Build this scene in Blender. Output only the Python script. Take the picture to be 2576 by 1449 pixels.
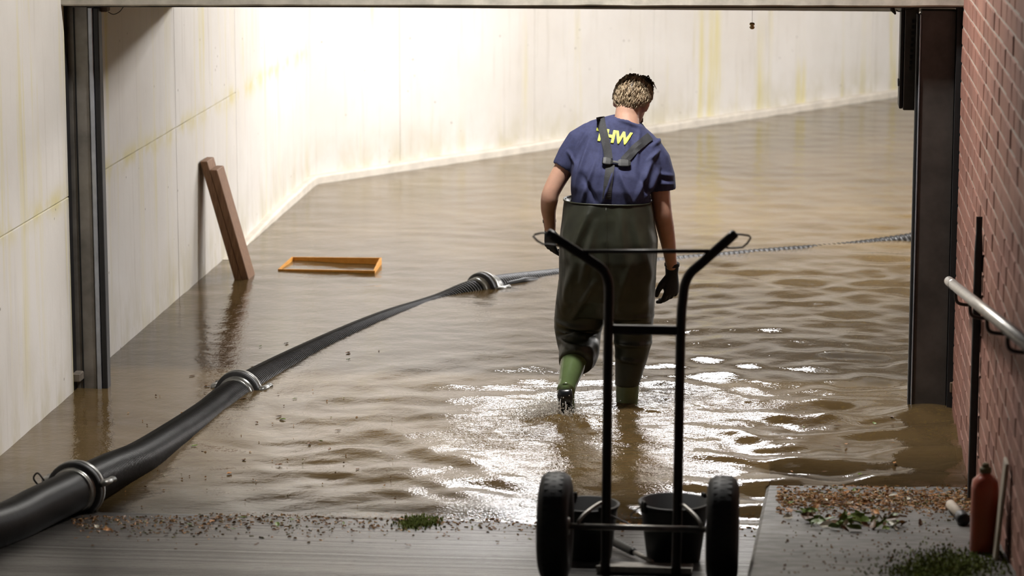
import bpy, bmesh, math, random
import numpy as np
from mathutils import Vector, Matrix, Euler, noise
from mathutils.bvhtree import BVHTree

for o in list(bpy.data.objects):
    bpy.data.objects.remove(o, do_unlink=True)
S = bpy.context.scene
COL = S.collection
R = math.radians
random.seed(7)
rng = np.random.default_rng(7)

# ------------------------------------------------------------------ camera
F_PX = 7300.0                       # focal length in pixels of the 2576 px wide frame
PITCH = R(10.25)
YAW = math.atan(712 / (F_PX / math.cos(PITCH)))
CAM_H = 3.0                         # eye height above the flood water (z = 0)
cd = bpy.data.cameras.new('camera')
cd.sensor_width = 36.0
cd.lens = F_PX * 36.0 / 2576.0
cd.clip_end = 200
cd.dof.use_dof = True
cd.dof.focus_distance = 13.9
cd.dof.aperture_fstop = 3.2
cam = bpy.data.objects.new('camera', cd)
COL.objects.link(cam)
cam.location = (0, 0, CAM_H)
cam.rotation_euler = (math.pi / 2 - PITCH, 0, YAW)
S.camera = cam

# ------------------------------------------------------------------ world, exposure
W = bpy.data.worlds.new('night_sky')
S.world = W
W.use_nodes = True
W.node_tree.nodes['Background'].inputs[0].default_value = (0.62, 0.66, 0.80, 1)
W.node_tree.nodes['Background'].inputs[1].default_value = 0.02
S.view_settings.view_transform = 'Standard'
S.view_settings.look = 'None'
S.view_settings.gamma = 1.0
S.view_settings.use_curve_mapping = False
S.view_settings.exposure = 0.0
S.cycles.caustics_reflective = False
S.cycles.caustics_refractive = False
S.cycles.sample_clamp_indirect = 5.0
LAMP_HALL = 48.0        # ceiling panel in the hall behind the gate
LAMP_HALL_FILL = 105.0      # added unseen fill lamp, brightens the far right of the back wall
LAMP_FLOOD = 640.0       # flood lamp to the right behind the gate
LAMP_FACADE = 570.0      # wall lamp over the gate, camera side

# ------------------------------------------------------------------ projection helpers
_fw = Vector((-math.sin(YAW) * math.cos(PITCH), math.cos(YAW) * math.cos(PITCH), -math.sin(PITCH)))
_rt = Vector((math.cos(YAW), math.sin(YAW), 0))
_up = _rt.cross(_fw)
_C = Vector((0, 0, CAM_H))
def ray(x, y): return _fw + _rt * ((x - 1288) / F_PX) - _up * ((y - 724.5) / F_PX)
def onz(x, y, z=0.0):
    r = ray(x, y); return _C + r * ((z - CAM_H) / r.z)
def ony(x, y, Y):
    r = ray(x, y); return _C + r * (Y / r.y)
def onx(x, y, X):
    r = ray(x, y); return _C + r * (X / r.x)
def proj(p):
    d = Vector(p) - _C; w = d.dot(_fw)
    return 1288 + F_PX * d.dot(_rt) / w, 724.5 - F_PX * d.dot(_up) / w
PXM = 13.85 / F_PX                  # metres per pixel at the gate

RS = 0.13                           # slope of the ramp
SHORE = 11.25
WALK0 = 11.98                       # where the walkway dips under water
def ramp_z(y): return max(RS * (SHORE - y), -0.2)
def walk_z(y): return max(RS * (WALK0 - y), -0.2)
def on_walk(x, y):
    r = ray(x, y); t = (RS * WALK0 - CAM_H) / (r.z + RS * r.y); return _C + r * t
def on_ramp(x, y):
    r = ray(x, y); t = (RS * SHORE - CAM_H) / (r.z + RS * r.y); return _C + r * t

# ------------------------------------------------------------------ object helpers
def tag(o, label=None, cat=None, group=None, kind=None):
    if label: o['label'] = label
    if cat: o['category'] = cat
    if group: o['group'] = group
    if kind: o['kind'] = kind
    return o
def empty(name, loc=(0, 0, 0), parent=None):
    o = bpy.data.objects.new(name, None); COL.objects.link(o)
    o.empty_display_size = 0.1; o.location = loc
    if parent: o.parent = parent
    return o
def link(name, me, mat, parent=None, smooth=False):
    if mat is not None and not me.materials: me.materials.append(mat)
    if smooth: me.polygons.foreach_set('use_smooth', [True] * len(me.polygons))
    o = bpy.data.objects.new(name, me); COL.objects.link(o)
    if parent:
        o.parent = parent
        o.matrix_parent_inverse = Matrix.Translation(-parent_origin(parent))
    return o
def parent_origin(p):
    v = p.location.copy()
    if p.parent: v = v * 1.0
    return v
def mobj(name, V, Fc, mat, parent=None, smooth=False):
    me = bpy.data.meshes.new(name)
    me.from_pydata([tuple(v) for v in V], [], Fc); me.update()
    return link(name, me, mat, parent, smooth)
class MB:
    """collects verts and faces of one mesh"""
    def __init__(s): s.v = []; s.f = []
    def add(s, V, Fc):
        b = len(s.v); s.v += [tuple(v) for v in V]; s.f += [tuple(i + b for i in f) for f in Fc]; return s
    def box(s, x0, x1, y0, y1, z0, z1, bev=0.0):
        return s.add(*boxgeo(x0, x1, y0, y1, z0, z1, bev))
    def build(s, name, mat, parent=None, smooth=False): return mobj(name, s.v, s.f, mat, parent, smooth)
def boxgeo(x0, x1, y0, y1, z0, z1, bev=0.0):
    if bev <= 0:
        V = [(x, y, z) for z in (z0, z1) for (x, y) in ((x0, y0), (x1, y0), (x1, y1), (x0, y1))]
        return V, [(0, 3, 2, 1), (4, 5, 6, 7), (0, 1, 5, 4), (1, 2, 6, 5), (2, 3, 7, 6), (3, 0, 4, 7)]
    bm = bmesh.new(); bmesh.ops.create_cube(bm, size=1)
    for v in bm.verts:
        v.co = Vector(((x0 + x1) / 2 + v.co.x * (x1 - x0), (y0 + y1) / 2 + v.co.y * (y1 - y0), (z0 + z1) / 2 + v.co.z * (z1 - z0)))
    bmesh.ops.bevel(bm, geom=bm.edges[:], offset=bev, segments=1, affect='EDGES')
    bm.verts.ensure_lookup_table()
    V = [v.co.copy() for v in bm.verts]; Fc = [tuple(v.index for v in f.verts) for f in bm.faces]
    bm.free(); return V, Fc
def loft(rings, n=24, cap=True):
    """rings: (centre, u half vector, v half vector[, exponent])"""
    V = []; Fc = []
    for rg in rings:
        c, u, v = Vector(rg[0]), Vector(rg[1]), Vector(rg[2]); e = rg[3] if len(rg) > 3 else 1.0
        for i in range(n):
            a = 2 * math.pi * i / n; ca, sa = math.cos(a), math.sin(a)
            ca = math.copysign(abs(ca) ** e, ca); sa = math.copysign(abs(sa) ** e, sa)
            V.append(c + u * ca + v * sa)
    m = len(rings)
    for k in range(m - 1):
        for i in range(n):
            j = (i + 1) % n
            Fc.append((k * n + i, k * n + j, (k + 1) * n + j, (k + 1) * n + i))
    if cap:
        Fc.append(tuple(reversed(range(n)))); Fc.append(tuple(range((m - 1) * n, m * n)))
    return V, Fc
def frames(P):
    P = [Vector(p) for p in P]; T = []
    for i in range(len(P)):
        a = P[max(0, i - 1)]; b = P[min(len(P) - 1, i + 1)]; T.append((b - a).normalized())
    ref = Vector((0, 0, 1)) if abs(T[0].z) < 0.9 else Vector((1, 0, 0))
    U = [(ref - T[0] * ref.dot(T[0])).normalized()]
    for i in range(1, len(P)):
        u = U[-1] - T[i] * U[-1].dot(T[i]); U.append(u.normalized())
    return P, T, U
def tube(P, r, n=12, cap=True, fl=1.0):
    P, T, U = frames(P)
    rr = r if isinstance(r, (list, tuple, np.ndarray)) else [r] * len(P)
    return loft([(P[i], U[i] * rr[i], T[i].cross(U[i]) * (rr[i] * fl)) for i in range(len(P))], n, cap)
def ellipsoid(c, rx, ry, rz, M=None, n=16, m=10):
    V = []; Fc = []
    M = M or Matrix.Identity(3); c = Vector(c)
    for k in range(m + 1):
        t = math.pi * k / m
        for i in range(n):
            a = 2 * math.pi * i / n
            V.append(c + M @ Vector((rx * math.sin(t) * math.cos(a), ry * math.sin(t) * math.sin(a), -rz * math.cos(t))))
    for k in range(m):
        for i in range(n):
            j = (i + 1) % n; Fc.append((k * n + i, k * n + j, (k + 1) * n + j, (k + 1) * n + i))
    return V, Fc
def spline(P, k=8):
    P = [Vector(p) for p in P]; Q = [P[0] * 2 - P[1]] + P + [P[-1] * 2 - P[-2]]; out = []
    for i in range(1, len(Q) - 2):
        for j in range(k):
            t = j / k; a, b, c, d = Q[i - 1], Q[i], Q[i + 1], Q[i + 2]
            out.append(0.5 * ((2 * b) + (c - a) * t + (2 * a - 5 * b + 4 * c - d) * t * t + (3 * b - a - 3 * c + d) * t ** 3))
    out.append(P[-1]); return out
def lathe(prof, c, axis='z', n=24, M=None):
    """prof: (radius, height) list about axis"""
    c = Vector(c); ax = {'z': (Vector((1, 0, 0)), Vector((0, 1, 0)), Vector((0, 0, 1))), 'x': (Vector((0, 1, 0)), Vector((0, 0, 1)), Vector((1, 0, 0)))}[axis]
    M = M or Matrix.Identity(3); u, v, w = (M @ a for a in ax)
    return loft([(c + w * h, u * max(r, 1e-4), v * max(r, 1e-4)) for r, h in prof], n)
def remesh(geos, voxel, smooth=4, fac=0.5):
    """one continuous surface out of overlapping closed pieces"""
    b = MB()
    for V, Fc in geos: b.add(V, Fc)
    me = bpy.data.meshes.new('tmp'); me.from_pydata(b.v, [], b.f); me.update()
    bm = bmesh.new(); bm.from_mesh(me); bmesh.ops.recalc_face_normals(bm, faces=bm.faces[:]); bm.to_mesh(me); bm.free()
    o = bpy.data.objects.new('tmp', me); COL.objects.link(o)
    m = o.modifiers.new('r', 'REMESH'); m.mode = 'VOXEL'; m.voxel_size = voxel
    if smooth:
        s = o.modifiers.new('s', 'SMOOTH'); s.factor = fac; s.iterations = smooth
    dg = bpy.context.evaluated_depsgraph_get(); dg.update()
    out = bpy.data.meshes.new_from_object(o.evaluated_get(dg))
    out.materials.clear()
    bpy.data.objects.remove(o); bpy.data.meshes.remove(me)
    return out
def getco(me):
    a = np.empty(len(me.vertices) * 3); me.vertices.foreach_get('co', a); return a.reshape(-1, 3)
def getno(me):
    a = np.empty(len(me.vertices) * 3); me.vertex_normals.foreach_get('vector', a); return a.reshape(-1, 3)
def setco(me, a):
    me.vertices.foreach_set('co', np.ascontiguousarray(a).ravel()); me.update()

# numpy value noise
_tab = rng.random((256, 256))
def vnoise(x, y):
    xi = np.floor(x).astype(int); yi = np.floor(y).astype(int); fx = x - xi; fy = y - yi
    fx = fx * fx * (3 - 2 * fx); fy = fy * fy * (3 - 2 * fy)
    g = lambda i, j: _tab[i & 255, j & 255]
    return (g(xi, yi) * (1 - fx) + g(xi + 1, yi) * fx) * (1 - fy) + (g(xi, yi + 1) * (1 - fx) + g(xi + 1, yi + 1) * fx) * fy - 0.5

# ------------------------------------------------------------------ materials
class N:
    def __init__(s, name):
        s.m = bpy.data.materials.new(name); s.m.use_nodes = True; s.t = s.m.node_tree
        s.b = s.t.nodes['Principled BSDF']; s.out = s.t.nodes['Material Output']
    def n(s, typ, **kw):
        x = s.t.nodes.new(typ)
        for k, v in kw.items():
            if k in ('op', 'blend'): setattr(x, 'operation' if k == 'op' else 'blend_type', v)
            else: setattr(x, k, v)
        return x
    def l(s, a, b): s.t.links.new(a, b)
    def pos(s, sx=1, sy=1, sz=1, obj=False):
        mp = s.n('ShaderNodeMapping'); mp.inputs['Scale'].default_value = (sx, sy, sz)
        if obj: s.l(s.n('ShaderNodeTexCoord').outputs['Object'], mp.inputs[0])
        else: s.l(s.n('ShaderNodeNewGeometry').outputs['Position'], mp.inputs[0])
        return mp.outputs[0]
    def noise(s, vec, scale, det=4, rough=0.6):
        x = s.n('ShaderNodeTexNoise'); x.inputs['Scale'].default_value = scale; x.inputs['Detail'].default_value = det
        x.inputs['Roughness'].default_value = rough; s.l(vec, x.inputs['Vector']); return x.outputs[0]
    def ramp(s, f, stops):
        x = s.n('ShaderNodeValToRGB'); e = x.color_ramp.elements
        while len(e) < len(stops): e.new(0.5)
        for i, (p, c) in enumerate(stops):
            e[i].position = p; e[i].color = (c, c, c, 1) if not isinstance(c, tuple) else (*c, 1)
        s.l(f, x.inputs[0]); return x.outputs[0]
    def mix(s, f, a, b, blend='MIX'):
        x = s.n('ShaderNodeMix', data_type='RGBA', blend_type=blend)
        for v, i in ((f, 0), (a, 6), (b, 7)):
            if isinstance(v, (int, float)): x.inputs[i].default_value = v
            elif isinstance(v, tuple): x.inputs[i].default_value = (*v, 1)
            else: s.l(v, x.inputs[i])
        return x.outputs[2]
    def math(s, op, a, b=None):
        x = s.n('ShaderNodeMath', op=op)
        for i, v in enumerate((a, b)):
            if v is None: continue
            if isinstance(v, (int, float)): x.inputs[i].default_value = v
            else: s.l(v, x.inputs[i])
        return x.outputs[0]
    def bump(s, h, st, dist=0.01):
        x = s.n('ShaderNodeBump'); x.inputs['Strength'].default_value = st; x.inputs['Distance'].default_value = dist
        s.l(h, x.inputs['Height']); s.l(x.outputs[0], s.b.inputs['Normal']); return x
    def set(s, col=None, rough=None, metal=None, spec=None, **kw):
        for k, v in (('Base Color', col), ('Roughness', rough), ('Metallic', metal), ('Specular IOR Level', spec), *kw.items()):
            if v is None: continue
            k = k.replace('_', ' ')
            if isinstance(v, (int, float)): s.b.inputs[k].default_value = v
            elif isinstance(v, tuple): s.b.inputs[k].default_value = (*v, 1)
            else: s.l(v, s.b.inputs[k])
        return s.m
def simple(name, col, rough=0.5, metal=0.0, var=0.25, scale=20, bump=0.0, spec=None, **kw):
    k = N(name); p = k.pos(obj=False); f = k.noise(p, scale)
    dark = tuple(c * (1 - var) for c in col); lite = tuple(min(1, c * (1 + var)) for c in col)
    c = k.mix(k.ramp(f, [(0.3, 0.0), (0.7, 1.0)]), dark, lite)
    if bump: k.bump(f, bump, 0.004)
    return k.set(c, rough, metal, spec, **kw)

def mat_wall(joint=False):
    k = N('stained_concrete')
    p = k.pos(); cloud = k.noise(p, 0.9, 5); c = k.mix(k.ramp(cloud, [(0.35, 0.0), (0.7, 1.0)]), (0.66, 0.625, 0.575), (0.76, 0.735, 0.70))
    st = k.noise(k.pos(3.2, 3.2, 0.16), 1.6, 5, 0.65)                     # vertical run-off streaks
    big = k.noise(k.pos(1, 1, 0.5), 1.3, 2)
    f = k.math('MULTIPLY', k.ramp(st, [(0.54, 0.0), (0.68, 1.0)]), k.ramp(big, [(0.42, 0.05), (0.60, 1.0)]))
    c = k.mix(k.math('MULTIPLY', f, 0.85), c, (0.66, 0.59, 0.27))
    fine = k.noise(k.pos(9, 9, 0.5), 2.2, 4); c = k.mix(k.math('MULTIPLY', k.ramp(fine, [(0.56, 0.0), (0.75, 1.0)]), 0.25), c, (0.36, 0.32, 0.24))
    # algae growing up from the flood line
    z = k.n('ShaderNodeSeparateXYZ'); k.l(k.pos(), z.inputs[0])
    low = k.math('MULTIPLY', k.ramp(k.math('MULTIPLY', z.outputs[2], 1.4), [(0.0, 1.0), (0.55, 0.0)]), k.ramp(k.noise(k.pos(2.5, 2.5, 1.2), 2.0, 4), [(0.42, 0.0), (0.66, 1.0)]))
    c = k.mix(k.math('MULTIPLY', low, 0.55), c, (0.42, 0.37, 0.18))
    if joint:            # yellow lichen seeping from the horizontal joint
        band = k.math('EXPONENT', k.math('MULTIPLY', k.math('POWER', k.math('MULTIPLY', k.math('SUBTRACT', z.outputs[2], 0.965), 17.0), 2.0), -1.0))
        c = k.mix(k.math('MULTIPLY', k.math('MULTIPLY', band, k.ramp(k.noise(k.pos(), 3.2, 4), [(0.42, 0.0), (0.62, 1.0)])), 0.7), c, (0.62, 0.54, 0.20))
    vo = k.n('ShaderNodeTexVoronoi'); vo.inputs['Scale'].default_value = 9.0; k.l(k.pos(), vo.inputs['Vector'])
    pit = k.ramp(vo.outputs['Distance'], [(0.05, 1.0), (0.085, 0.0)])
    pitm = k.math('MULTIPLY', pit, k.ramp(k.noise(k.pos(), 2.0, 2), [(0.5, 0.0), (0.56, 1.0)]))
    c = k.mix(k.math('MULTIPLY', pitm, 0.75), c, (0.22, 0.19, 0.15))
    k.bump(k.math('SUBTRACT', k.noise(k.pos(), 14, 6), k.math('MULTIPLY', pitm, 1.5)), 0.25, 0.006)
    return k.set(c, 0.8, 0, 0.3)
def mat_wet(name, dry, wet, rlo, rhi, sc=5.0, bump=0.4, film=0.0):
    k = N(name); f = k.noise(k.pos(), sc, 6); g = k.noise(k.pos(1, 3.5, 1), 22, 6, 0.7)
    c = k.mix(k.ramp(f, [(0.35, 0.0), (0.65, 1.0)]), wet, dry); c = k.mix(k.math('MULTIPLY', k.ramp(g, [(0.45, 0.0), (0.7, 1.0)]), 0.5), c, tuple(x * 0.5 for x in wet))
    rr = k.n('ShaderNodeMapRange'); k.l(k.noise(k.pos(1, 4, 1), 8, 5, 0.7), rr.inputs[0]); rr.inputs[1].default_value = 0.35; rr.inputs[2].default_value = 0.65; rr.inputs[3].default_value = rlo; rr.inputs[4].default_value = rhi
    k.bump(g, bump, 0.006)
    return k.set(c, rr.outputs[0], 0, 0.5, Coat_Weight=film, Coat_Roughness=0.32, Coat_IOR=1.36)
def mat_brick(name, a, b):
    k = N(name); f = k.noise(k.pos(), 30, 5); g = k.noise(k.pos(), 3.0, 3)
    c = k.mix(f, a, b); c = k.mix(k.math('MULTIPLY', k.ramp(g, [(0.45, 0.0), (0.7, 1.0)]), 0.45), c, tuple(x * 0.35 for x in a)); k.bump(f, 0.5, 0.004)
    return k.set(c, 0.75, 0, 0.3)
def mat_water():
    k = N('flood_water'); nt = k.t
    bn = k.noise(k.pos(), 16, 3); bn2 = k.noise(k.pos(1, 1.6, 1), 55, 2)
    bp = k.n('ShaderNodeBump'); bp.inputs['Strength'].default_value = 0.12; bp.inputs['Distance'].default_value = 0.02
    ca = k.n('ShaderNodeAttribute', attribute_name='chop')
    k.l(k.math('ADD', bn, k.math('MULTIPLY', bn2, k.math('ADD', 0.25, k.math('MULTIPLY', ca.outputs['Fac'], 3.2)))), bp.inputs['Height'])
    gl = k.n('ShaderNodeBsdfGlossy'); gl.inputs['Roughness'].default_value = 0.03; gl.inputs['Color'].default_value = (0.97, 0.97, 0.97, 1); k.l(bp.outputs[0], gl.inputs['Normal'])
    silt = k.noise(k.pos(), 1.1, 5); leaf = k.noise(k.pos(), 34, 3, 0.7)
    col = k.mix(k.ramp(silt, [(0.35, 0.0), (0.68, 1.0)]), (0.085, 0.054, 0.022), (0.150, 0.102, 0.046))
    col = k.mix(k.math('MULTIPLY', k.ramp(leaf, [(0.56, 0.0), (0.68, 1.0)]), 0.6), col, (0.17, 0.115, 0.035))
    df = k.n('ShaderNodeBsdfDiffuse'); k.l(col, df.inputs['Color'])
    tr = k.n('ShaderNodeBsdfTransparent'); tr.inputs['Color'].default_value = (0.70, 0.58, 0.42, 1)
    at = k.n('ShaderNodeAttribute', attribute_name='depth')
    mk = k.math('SUBTRACT', 1.0, k.math('EXPONENT', k.math('MULTIPLY', at.outputs['Fac'], -16.0)))
    body = k.n('ShaderNodeMixShader'); k.l(mk, body.inputs[0]); k.l(tr.outputs[0], body.inputs[1]); k.l(df.outputs[0], body.inputs[2])
    fr = k.n('ShaderNodeFresnel'); fr.inputs['IOR'].default_value = 1.36; k.l(bp.outputs[0], fr.inputs['Normal'])
    mx = k.n('ShaderNodeMixShader'); k.l(fr.outputs[0], mx.inputs[0]); k.l(body.outputs[0], mx.inputs[1]); k.l(gl.outputs[0], mx.inputs[2])
    k.l(mx.outputs[0], k.out.inputs['Surface']); return k.m
def mat_emit(name, col, st):
    k = N(name); k.b.inputs['Base Color'].default_value = (0.8, 0.8, 0.8, 1); k.b.inputs['Emission Color'].default_value = (*col, 1); k.b.inputs['Emission Strength'].default_value = st; return k.m
def mat_attr(name, rough, spec=0.4, mult=1.0):
    k = N(name); a = k.n('ShaderNodeAttribute', attribute_name='tint'); return k.set(a.outputs['Color'], rough, 0, spec)
def mat_wood(name, a, b, ax=(1, 1, 1)):
    k = N(name); f = k.noise(k.pos(*ax), 18, 5); c = k.mix(k.ramp(f, [(0.35, 0.0), (0.65, 1.0)]), a, b); k.bump(f, 0.3, 0.003); return k.set(c, 0.55, 0, 0.35)

M = dict(
    wall=mat_wall(),
    wallj=mat_wall(True),
    kerb=simple('kerb_concrete', (0.66, 0.61, 0.53), 0.75, var=0.15, scale=7, bump=0.3),
    joint=simple('joint_filler', (0.50, 0.46, 0.30), 0.9, var=0.35, scale=5),
    ramp=mat_wet('wet_grooved_concrete', (0.060, 0.052, 0.045), (0.028, 0.024, 0.020), 0.27, 0.42, 5.0, 0.35, 1.0),
    walk=mat_wet('damp_walkway_concrete', (0.17, 0.16, 0.145), (0.085, 0.08, 0.072), 0.35, 0.7, 3.0),
    under=simple('flooded_floor', (0.12, 0.085, 0.05), 0.6, scale=6),
    ceil=simple('ceiling_concrete', (0.6, 0.58, 0.54), 0.8, var=0.1, scale=3),
    lintel=simple('lintel_concrete', (0.52, 0.48, 0.41), 0.8, var=0.25, scale=12, bump=0.4),
    mortar=simple('mortar', (0.42, 0.36, 0.31), 0.9, var=0.2, scale=40, bump=0.4),
    brick0=mat_brick('red_brick', (0.33, 0.165, 0.120), (0.27, 0.13, 0.095)),
    brick1=mat_brick('dark_red_brick', (0.27, 0.13, 0.10), (0.32, 0.155, 0.115)),
    brick2=mat_brick('rose_brick', (0.36, 0.19, 0.145), (0.30, 0.15, 0.11)),
    post=simple('dark_galvanised_steel', (0.085, 0.075, 0.068), 0.5, 0.35, 0.3, 6),
    postl=simple('grey_galvanised_steel', (0.27, 0.25, 0.225), 0.5, 0.3, 0.3, 6),
    zinc=simple('zinc_edge', (0.42, 0.45, 0.50), 0.35, 0.6, 0.2, 8),
    rubber=simple('black_rubber', (0.012, 0.012, 0.013), 0.55, 0, 0.3, 20),
    black=simple('black_plastic', (0.005, 0.005, 0.005), 0.5, 0, 0.3, 20),
    water=mat_water(),
    shirt=simple('navy_cotton', (0.040, 0.046, 0.115), 0.85, 0, 0.18, 60, 0.15),
    print=simple('yellow_print', (0.86, 0.93, 0.16), 0.7, 0, 0.1, 60),
    strap=simple('charcoal_webbing', (0.030, 0.031, 0.034), 0.75, 0, 0.2, 150),
    wader=simple('olive_wader_rubber', (0.024, 0.026, 0.0155), 0.42, 0, 0.35, 9, 0.25),
    boot=simple('green_boot_rubber', (0.105, 0.150, 0.060), 0.16, 0, 0.15, 8, spec=0.7),
    sole=simple('black_sole_rubber', (0.010, 0.011, 0.012), 0.25, 0, 0.3, 20),
    skin=simple('skin', (0.60, 0.35, 0.25), 0.5, 0, 0.10, 18, 0.1, Subsurface_Weight=0.08),
    lip=simple('lip', (0.50, 0.22, 0.18), 0.5),
    eye=simple('eye', (0.7, 0.7, 0.68), 0.2),
    hair=mat_attr('hair', 0.42, 0.5),
    beard=mat_attr('beard_hair', 0.6),
    glove=simple('black_knit_glove', (0.010, 0.010, 0.011), 0.75, 0, 0.3, 90, 0.3),
    hose=simple('black_hose_rubber', (0.009, 0.0085, 0.008), 0.38, 0, 0.4, 9, spec=0.2),
    alu=simple('worn_aluminium', (0.25, 0.25, 0.235), 0.33, 0.75, 0.3, 14),
    wood=mat_wood('dark_stained_timber', (0.17, 0.085, 0.044), (0.28, 0.150, 0.078), (6, 6, 0.6)),
    woodr=mat_wood('raw_timber_side', (0.30, 0.165, 0.085), (0.38, 0.22, 0.115), (6, 6, 0.6)),
    frame=mat_wood('orange_timber', (0.88, 0.43, 0.08), (0.80, 0.35, 0.055), (2, 2, 2)),
    truck=simple('brown_black_paint', (0.022, 0.016, 0.013), 0.45, 0.2, 0.4, 12),
    bare=simple('bare_worn_steel', (0.33, 0.31, 0.28), 0.4, 0.6, 0.3, 15),
    tyre=simple('tyre_rubber', (0.008, 0.0075, 0.0075), 0.6, 0, 0.3, 25),
    rail=simple('brushed_steel_rail', (0.55, 0.53, 0.50), 0.38, 0.7, 0.15, 10),
    bottle=simple('red_plastic', (0.40, 0.075, 0.035), 0.35, 0, 0.15, 6),
    cap=simple('olive_cap', (0.10, 0.085, 0.03), 0.5, 0, 0.2, 12),
    pale=simple('pale_board', (0.42, 0.36, 0.29), 0.7, 0, 0.2, 8),
    brass=simple('brass', (0.42, 0.30, 0.13), 0.35, 0.8, 0.3, 40),
    splash=None,
    leafg=simple('green_leaf', (0.15, 0.23, 0.035), 0.45, 0, 0.5, 30),
    leafo=simple('orange_leaf', (0.42, 0.19, 0.055), 0.55, 0, 0.4, 30),
    leafb=simple('brown_leaf', (0.16, 0.085, 0.04), 0.5, 0, 0.5, 30),
    leafp=simple('pale_leaf', (0.55, 0.52, 0.42), 0.45, 0, 0.2, 30),
    moss=simple('moss', (0.15, 0.19, 0.035), 0.9, 0, 0.5, 25),
    debris=mat_attr('wet_litter', 0.5),
    cobweb=simple('dusty_paper', (0.20, 0.17, 0.14), 0.8),
)
k = N('spray_water'); k.set((0.90, 0.86, 0.80), 0.15, 0, 0.8, Transmission_Weight=0.12, IOR=1.33); M['splash'] = k.m
M['lampA'] = mat_emit('hall_lamp_glow', (1.0, 0.99, 1.0), LAMP_HALL)
M['lampFill'] = mat_emit('added_hall_fill_glow', (1.0, 0.985, 0.985), LAMP_HALL_FILL)
M['lampB'] = mat_emit('flood_lamp_glow', (1.0, 0.97, 0.95), LAMP_FLOOD)
M['lampC'] = mat_emit('facade_lamp_glow', (1.0, 0.97, 0.93), LAMP_FACADE)

# ------------------------------------------------------------------ large structure
XL, XR, YD = -3.43, 0.80, 13.58          # left wall, brick wall, gate plane
ZL = 1.875                               # underside of the lintel
CEIL = 2.72
B0 = Vector((-3.47, 20.6, 0)); B1 = Vector((0.996, 26.74, 0)); BD = (B1 - B0).normalized(); BN = Vector((BD.y, -BD.x, 0))   # bent back wall

def st(o): o['kind'] = 'structure'; return o
# ramp: real transverse grooves
def build_ramp():
    ys = [-2.0, 2.0, 5.0]; zs = [0, 0, 0]; y = 6.0
    while y < 12.75:
        w = 0.030 + 0.012 * random.random(); g = 0.010 + 0.005 * random.random(); d = 0.009 + 0.005 * random.random()
        for yy, dz in ((y, 0), (y + w - g, 0), (y + w - g + 0.003, -d), (y + w - 0.003, -d)): ys.append(yy); zs.append(dz)
        y += w
    ys += [12.9, 14.0, 20.0, 34.0]; zs += [0, 0, 0, 0]
    xs = np.concatenate([np.linspace(XL - 0.1, 0.9, 60), [5.2]])
    V = []; Fc = []
    nx = len(xs)
    for yy, dz in zip(ys, zs):
        for x in xs:
            j = 0.004 * noise.noise(Vector((x * 3, yy * 0.5, 1))) if 5.5 < yy < 12.8 else 0
            wear = 0.5 + 0.9 * noise.noise(Vector((x * 2.2, yy * 2.2, 4)))
            V.append((x, yy + j, ramp_z(yy) + dz * min(1, max(0.3, wear)) + 0.004 * noise.noise(Vector((x * 1.7, yy * 1.7, 9)))))
    for r in range(len(ys) - 1):
        for c in range(nx - 1):
            a = r * nx + c; Fc.append((a, a + 1, a + nx + 1, a + nx))
    o = st(mobj('floor', V, Fc, M['ramp']))
    return o
build_ramp()
# walkway slab on the right with a bright kerb edge
b = MB(); ys = [-2, 6, 8, 9.36, 10.0, 10.55, 11.2, 11.98, 12.4, 13.2, 13.62]
WX = lambda y: -0.065 - 0.018 * (11.98 - y)
for y in ys:
    z = walk_z(y); b.v += [(WX(y), y, ramp_z(y) - 0.05), (WX(y) - 0.002, y, z - 0.012), (WX(y) + 0.012, y, z), (XR + 0.1, y, z)]
for i in range(len(ys) - 1):
    for j in range(3): a = i * 4 + j; b.f.append((a + 1, a, a + 4, a + 5))
st(b.build('floor_walkway', M['walk']))

def panel_wall(name, org, du, dn, us, zs_list, mat, thick=0.12, gap=0.012):
    """concrete wall: recessed joint plane plus separate cast panels (children)"""
    u0, u1 = us[0], us[-1]; z0, z1 = -0.3, zs_list[0][-1]
    org = Vector(org); b = MB()
    def box(a0, a1, c0, c1, n0, n1, ch=0.0):
        def P(u, n, z): return org + du * u + dn * n + Vector((0, 0, z))
        V = [P(a0, n0, c0), P(a1, n0, c0), P(a1, n0, c1), P(a0, n0, c1), P(a0, n1 - ch, c0), P(a1, n1 - ch, c0), P(a1, n1 - ch, c1), P(a0, n1 - ch, c1),
             P(a0 + ch, n1, c0 + ch), P(a1 - ch, n1, c0 + ch), P(a1 - ch, n1, c1 - ch), P(a0 + ch, n1, c1 - ch)]
        Fc = [(0, 1, 2, 3), (0, 4, 5, 1), (1, 5, 6, 2), (2, 6, 7, 3), (3, 7, 4, 0), (4, 8, 9, 5), (5, 9, 10, 6), (6, 10, 11, 7), (7, 11, 8, 4), (8, 11, 10, 9)]
        return V, Fc
    V, Fc = box(u0, u1, z0, z1, -thick, -0.006)
    root = st(mobj(name, V, Fc, M['joint']))
    for i in range(len(us) - 1):
        zz = zs_list[min(i, len(zs_list) - 1)]
        for j in range(len(zz) - 1):
            V, Fc = box(us[i] + gap / 2, us[i + 1] - gap / 2, zz[j] + (gap / 2 if j else 0), zz[j + 1] - gap / 2, -0.02, 0.0, 0.002)
            p = mobj('panel', V, Fc, mat, root)
    return root
TOP = 3.3
panel_wall('wall_left', (XL, 0, 0), Vector((0, 1, 0)), Vector((1, 0, 0)), [-2, 4.0, 9.0, 13.5], [[-0.3, 0.955, TOP]], M['wallj'], gap=0.006)
panel_wall('wall_left_hall', (XL - 0.015, 0, 0), Vector((0, 1, 0)), Vector((1, 0, 0)), [13.62, 16.03, 17.82, 20.62], [[-0.3, 0.975, CEIL], [-0.3, 0.975, CEIL], [-0.3, CEIL]], M['wallj'], gap=0.006)
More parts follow.
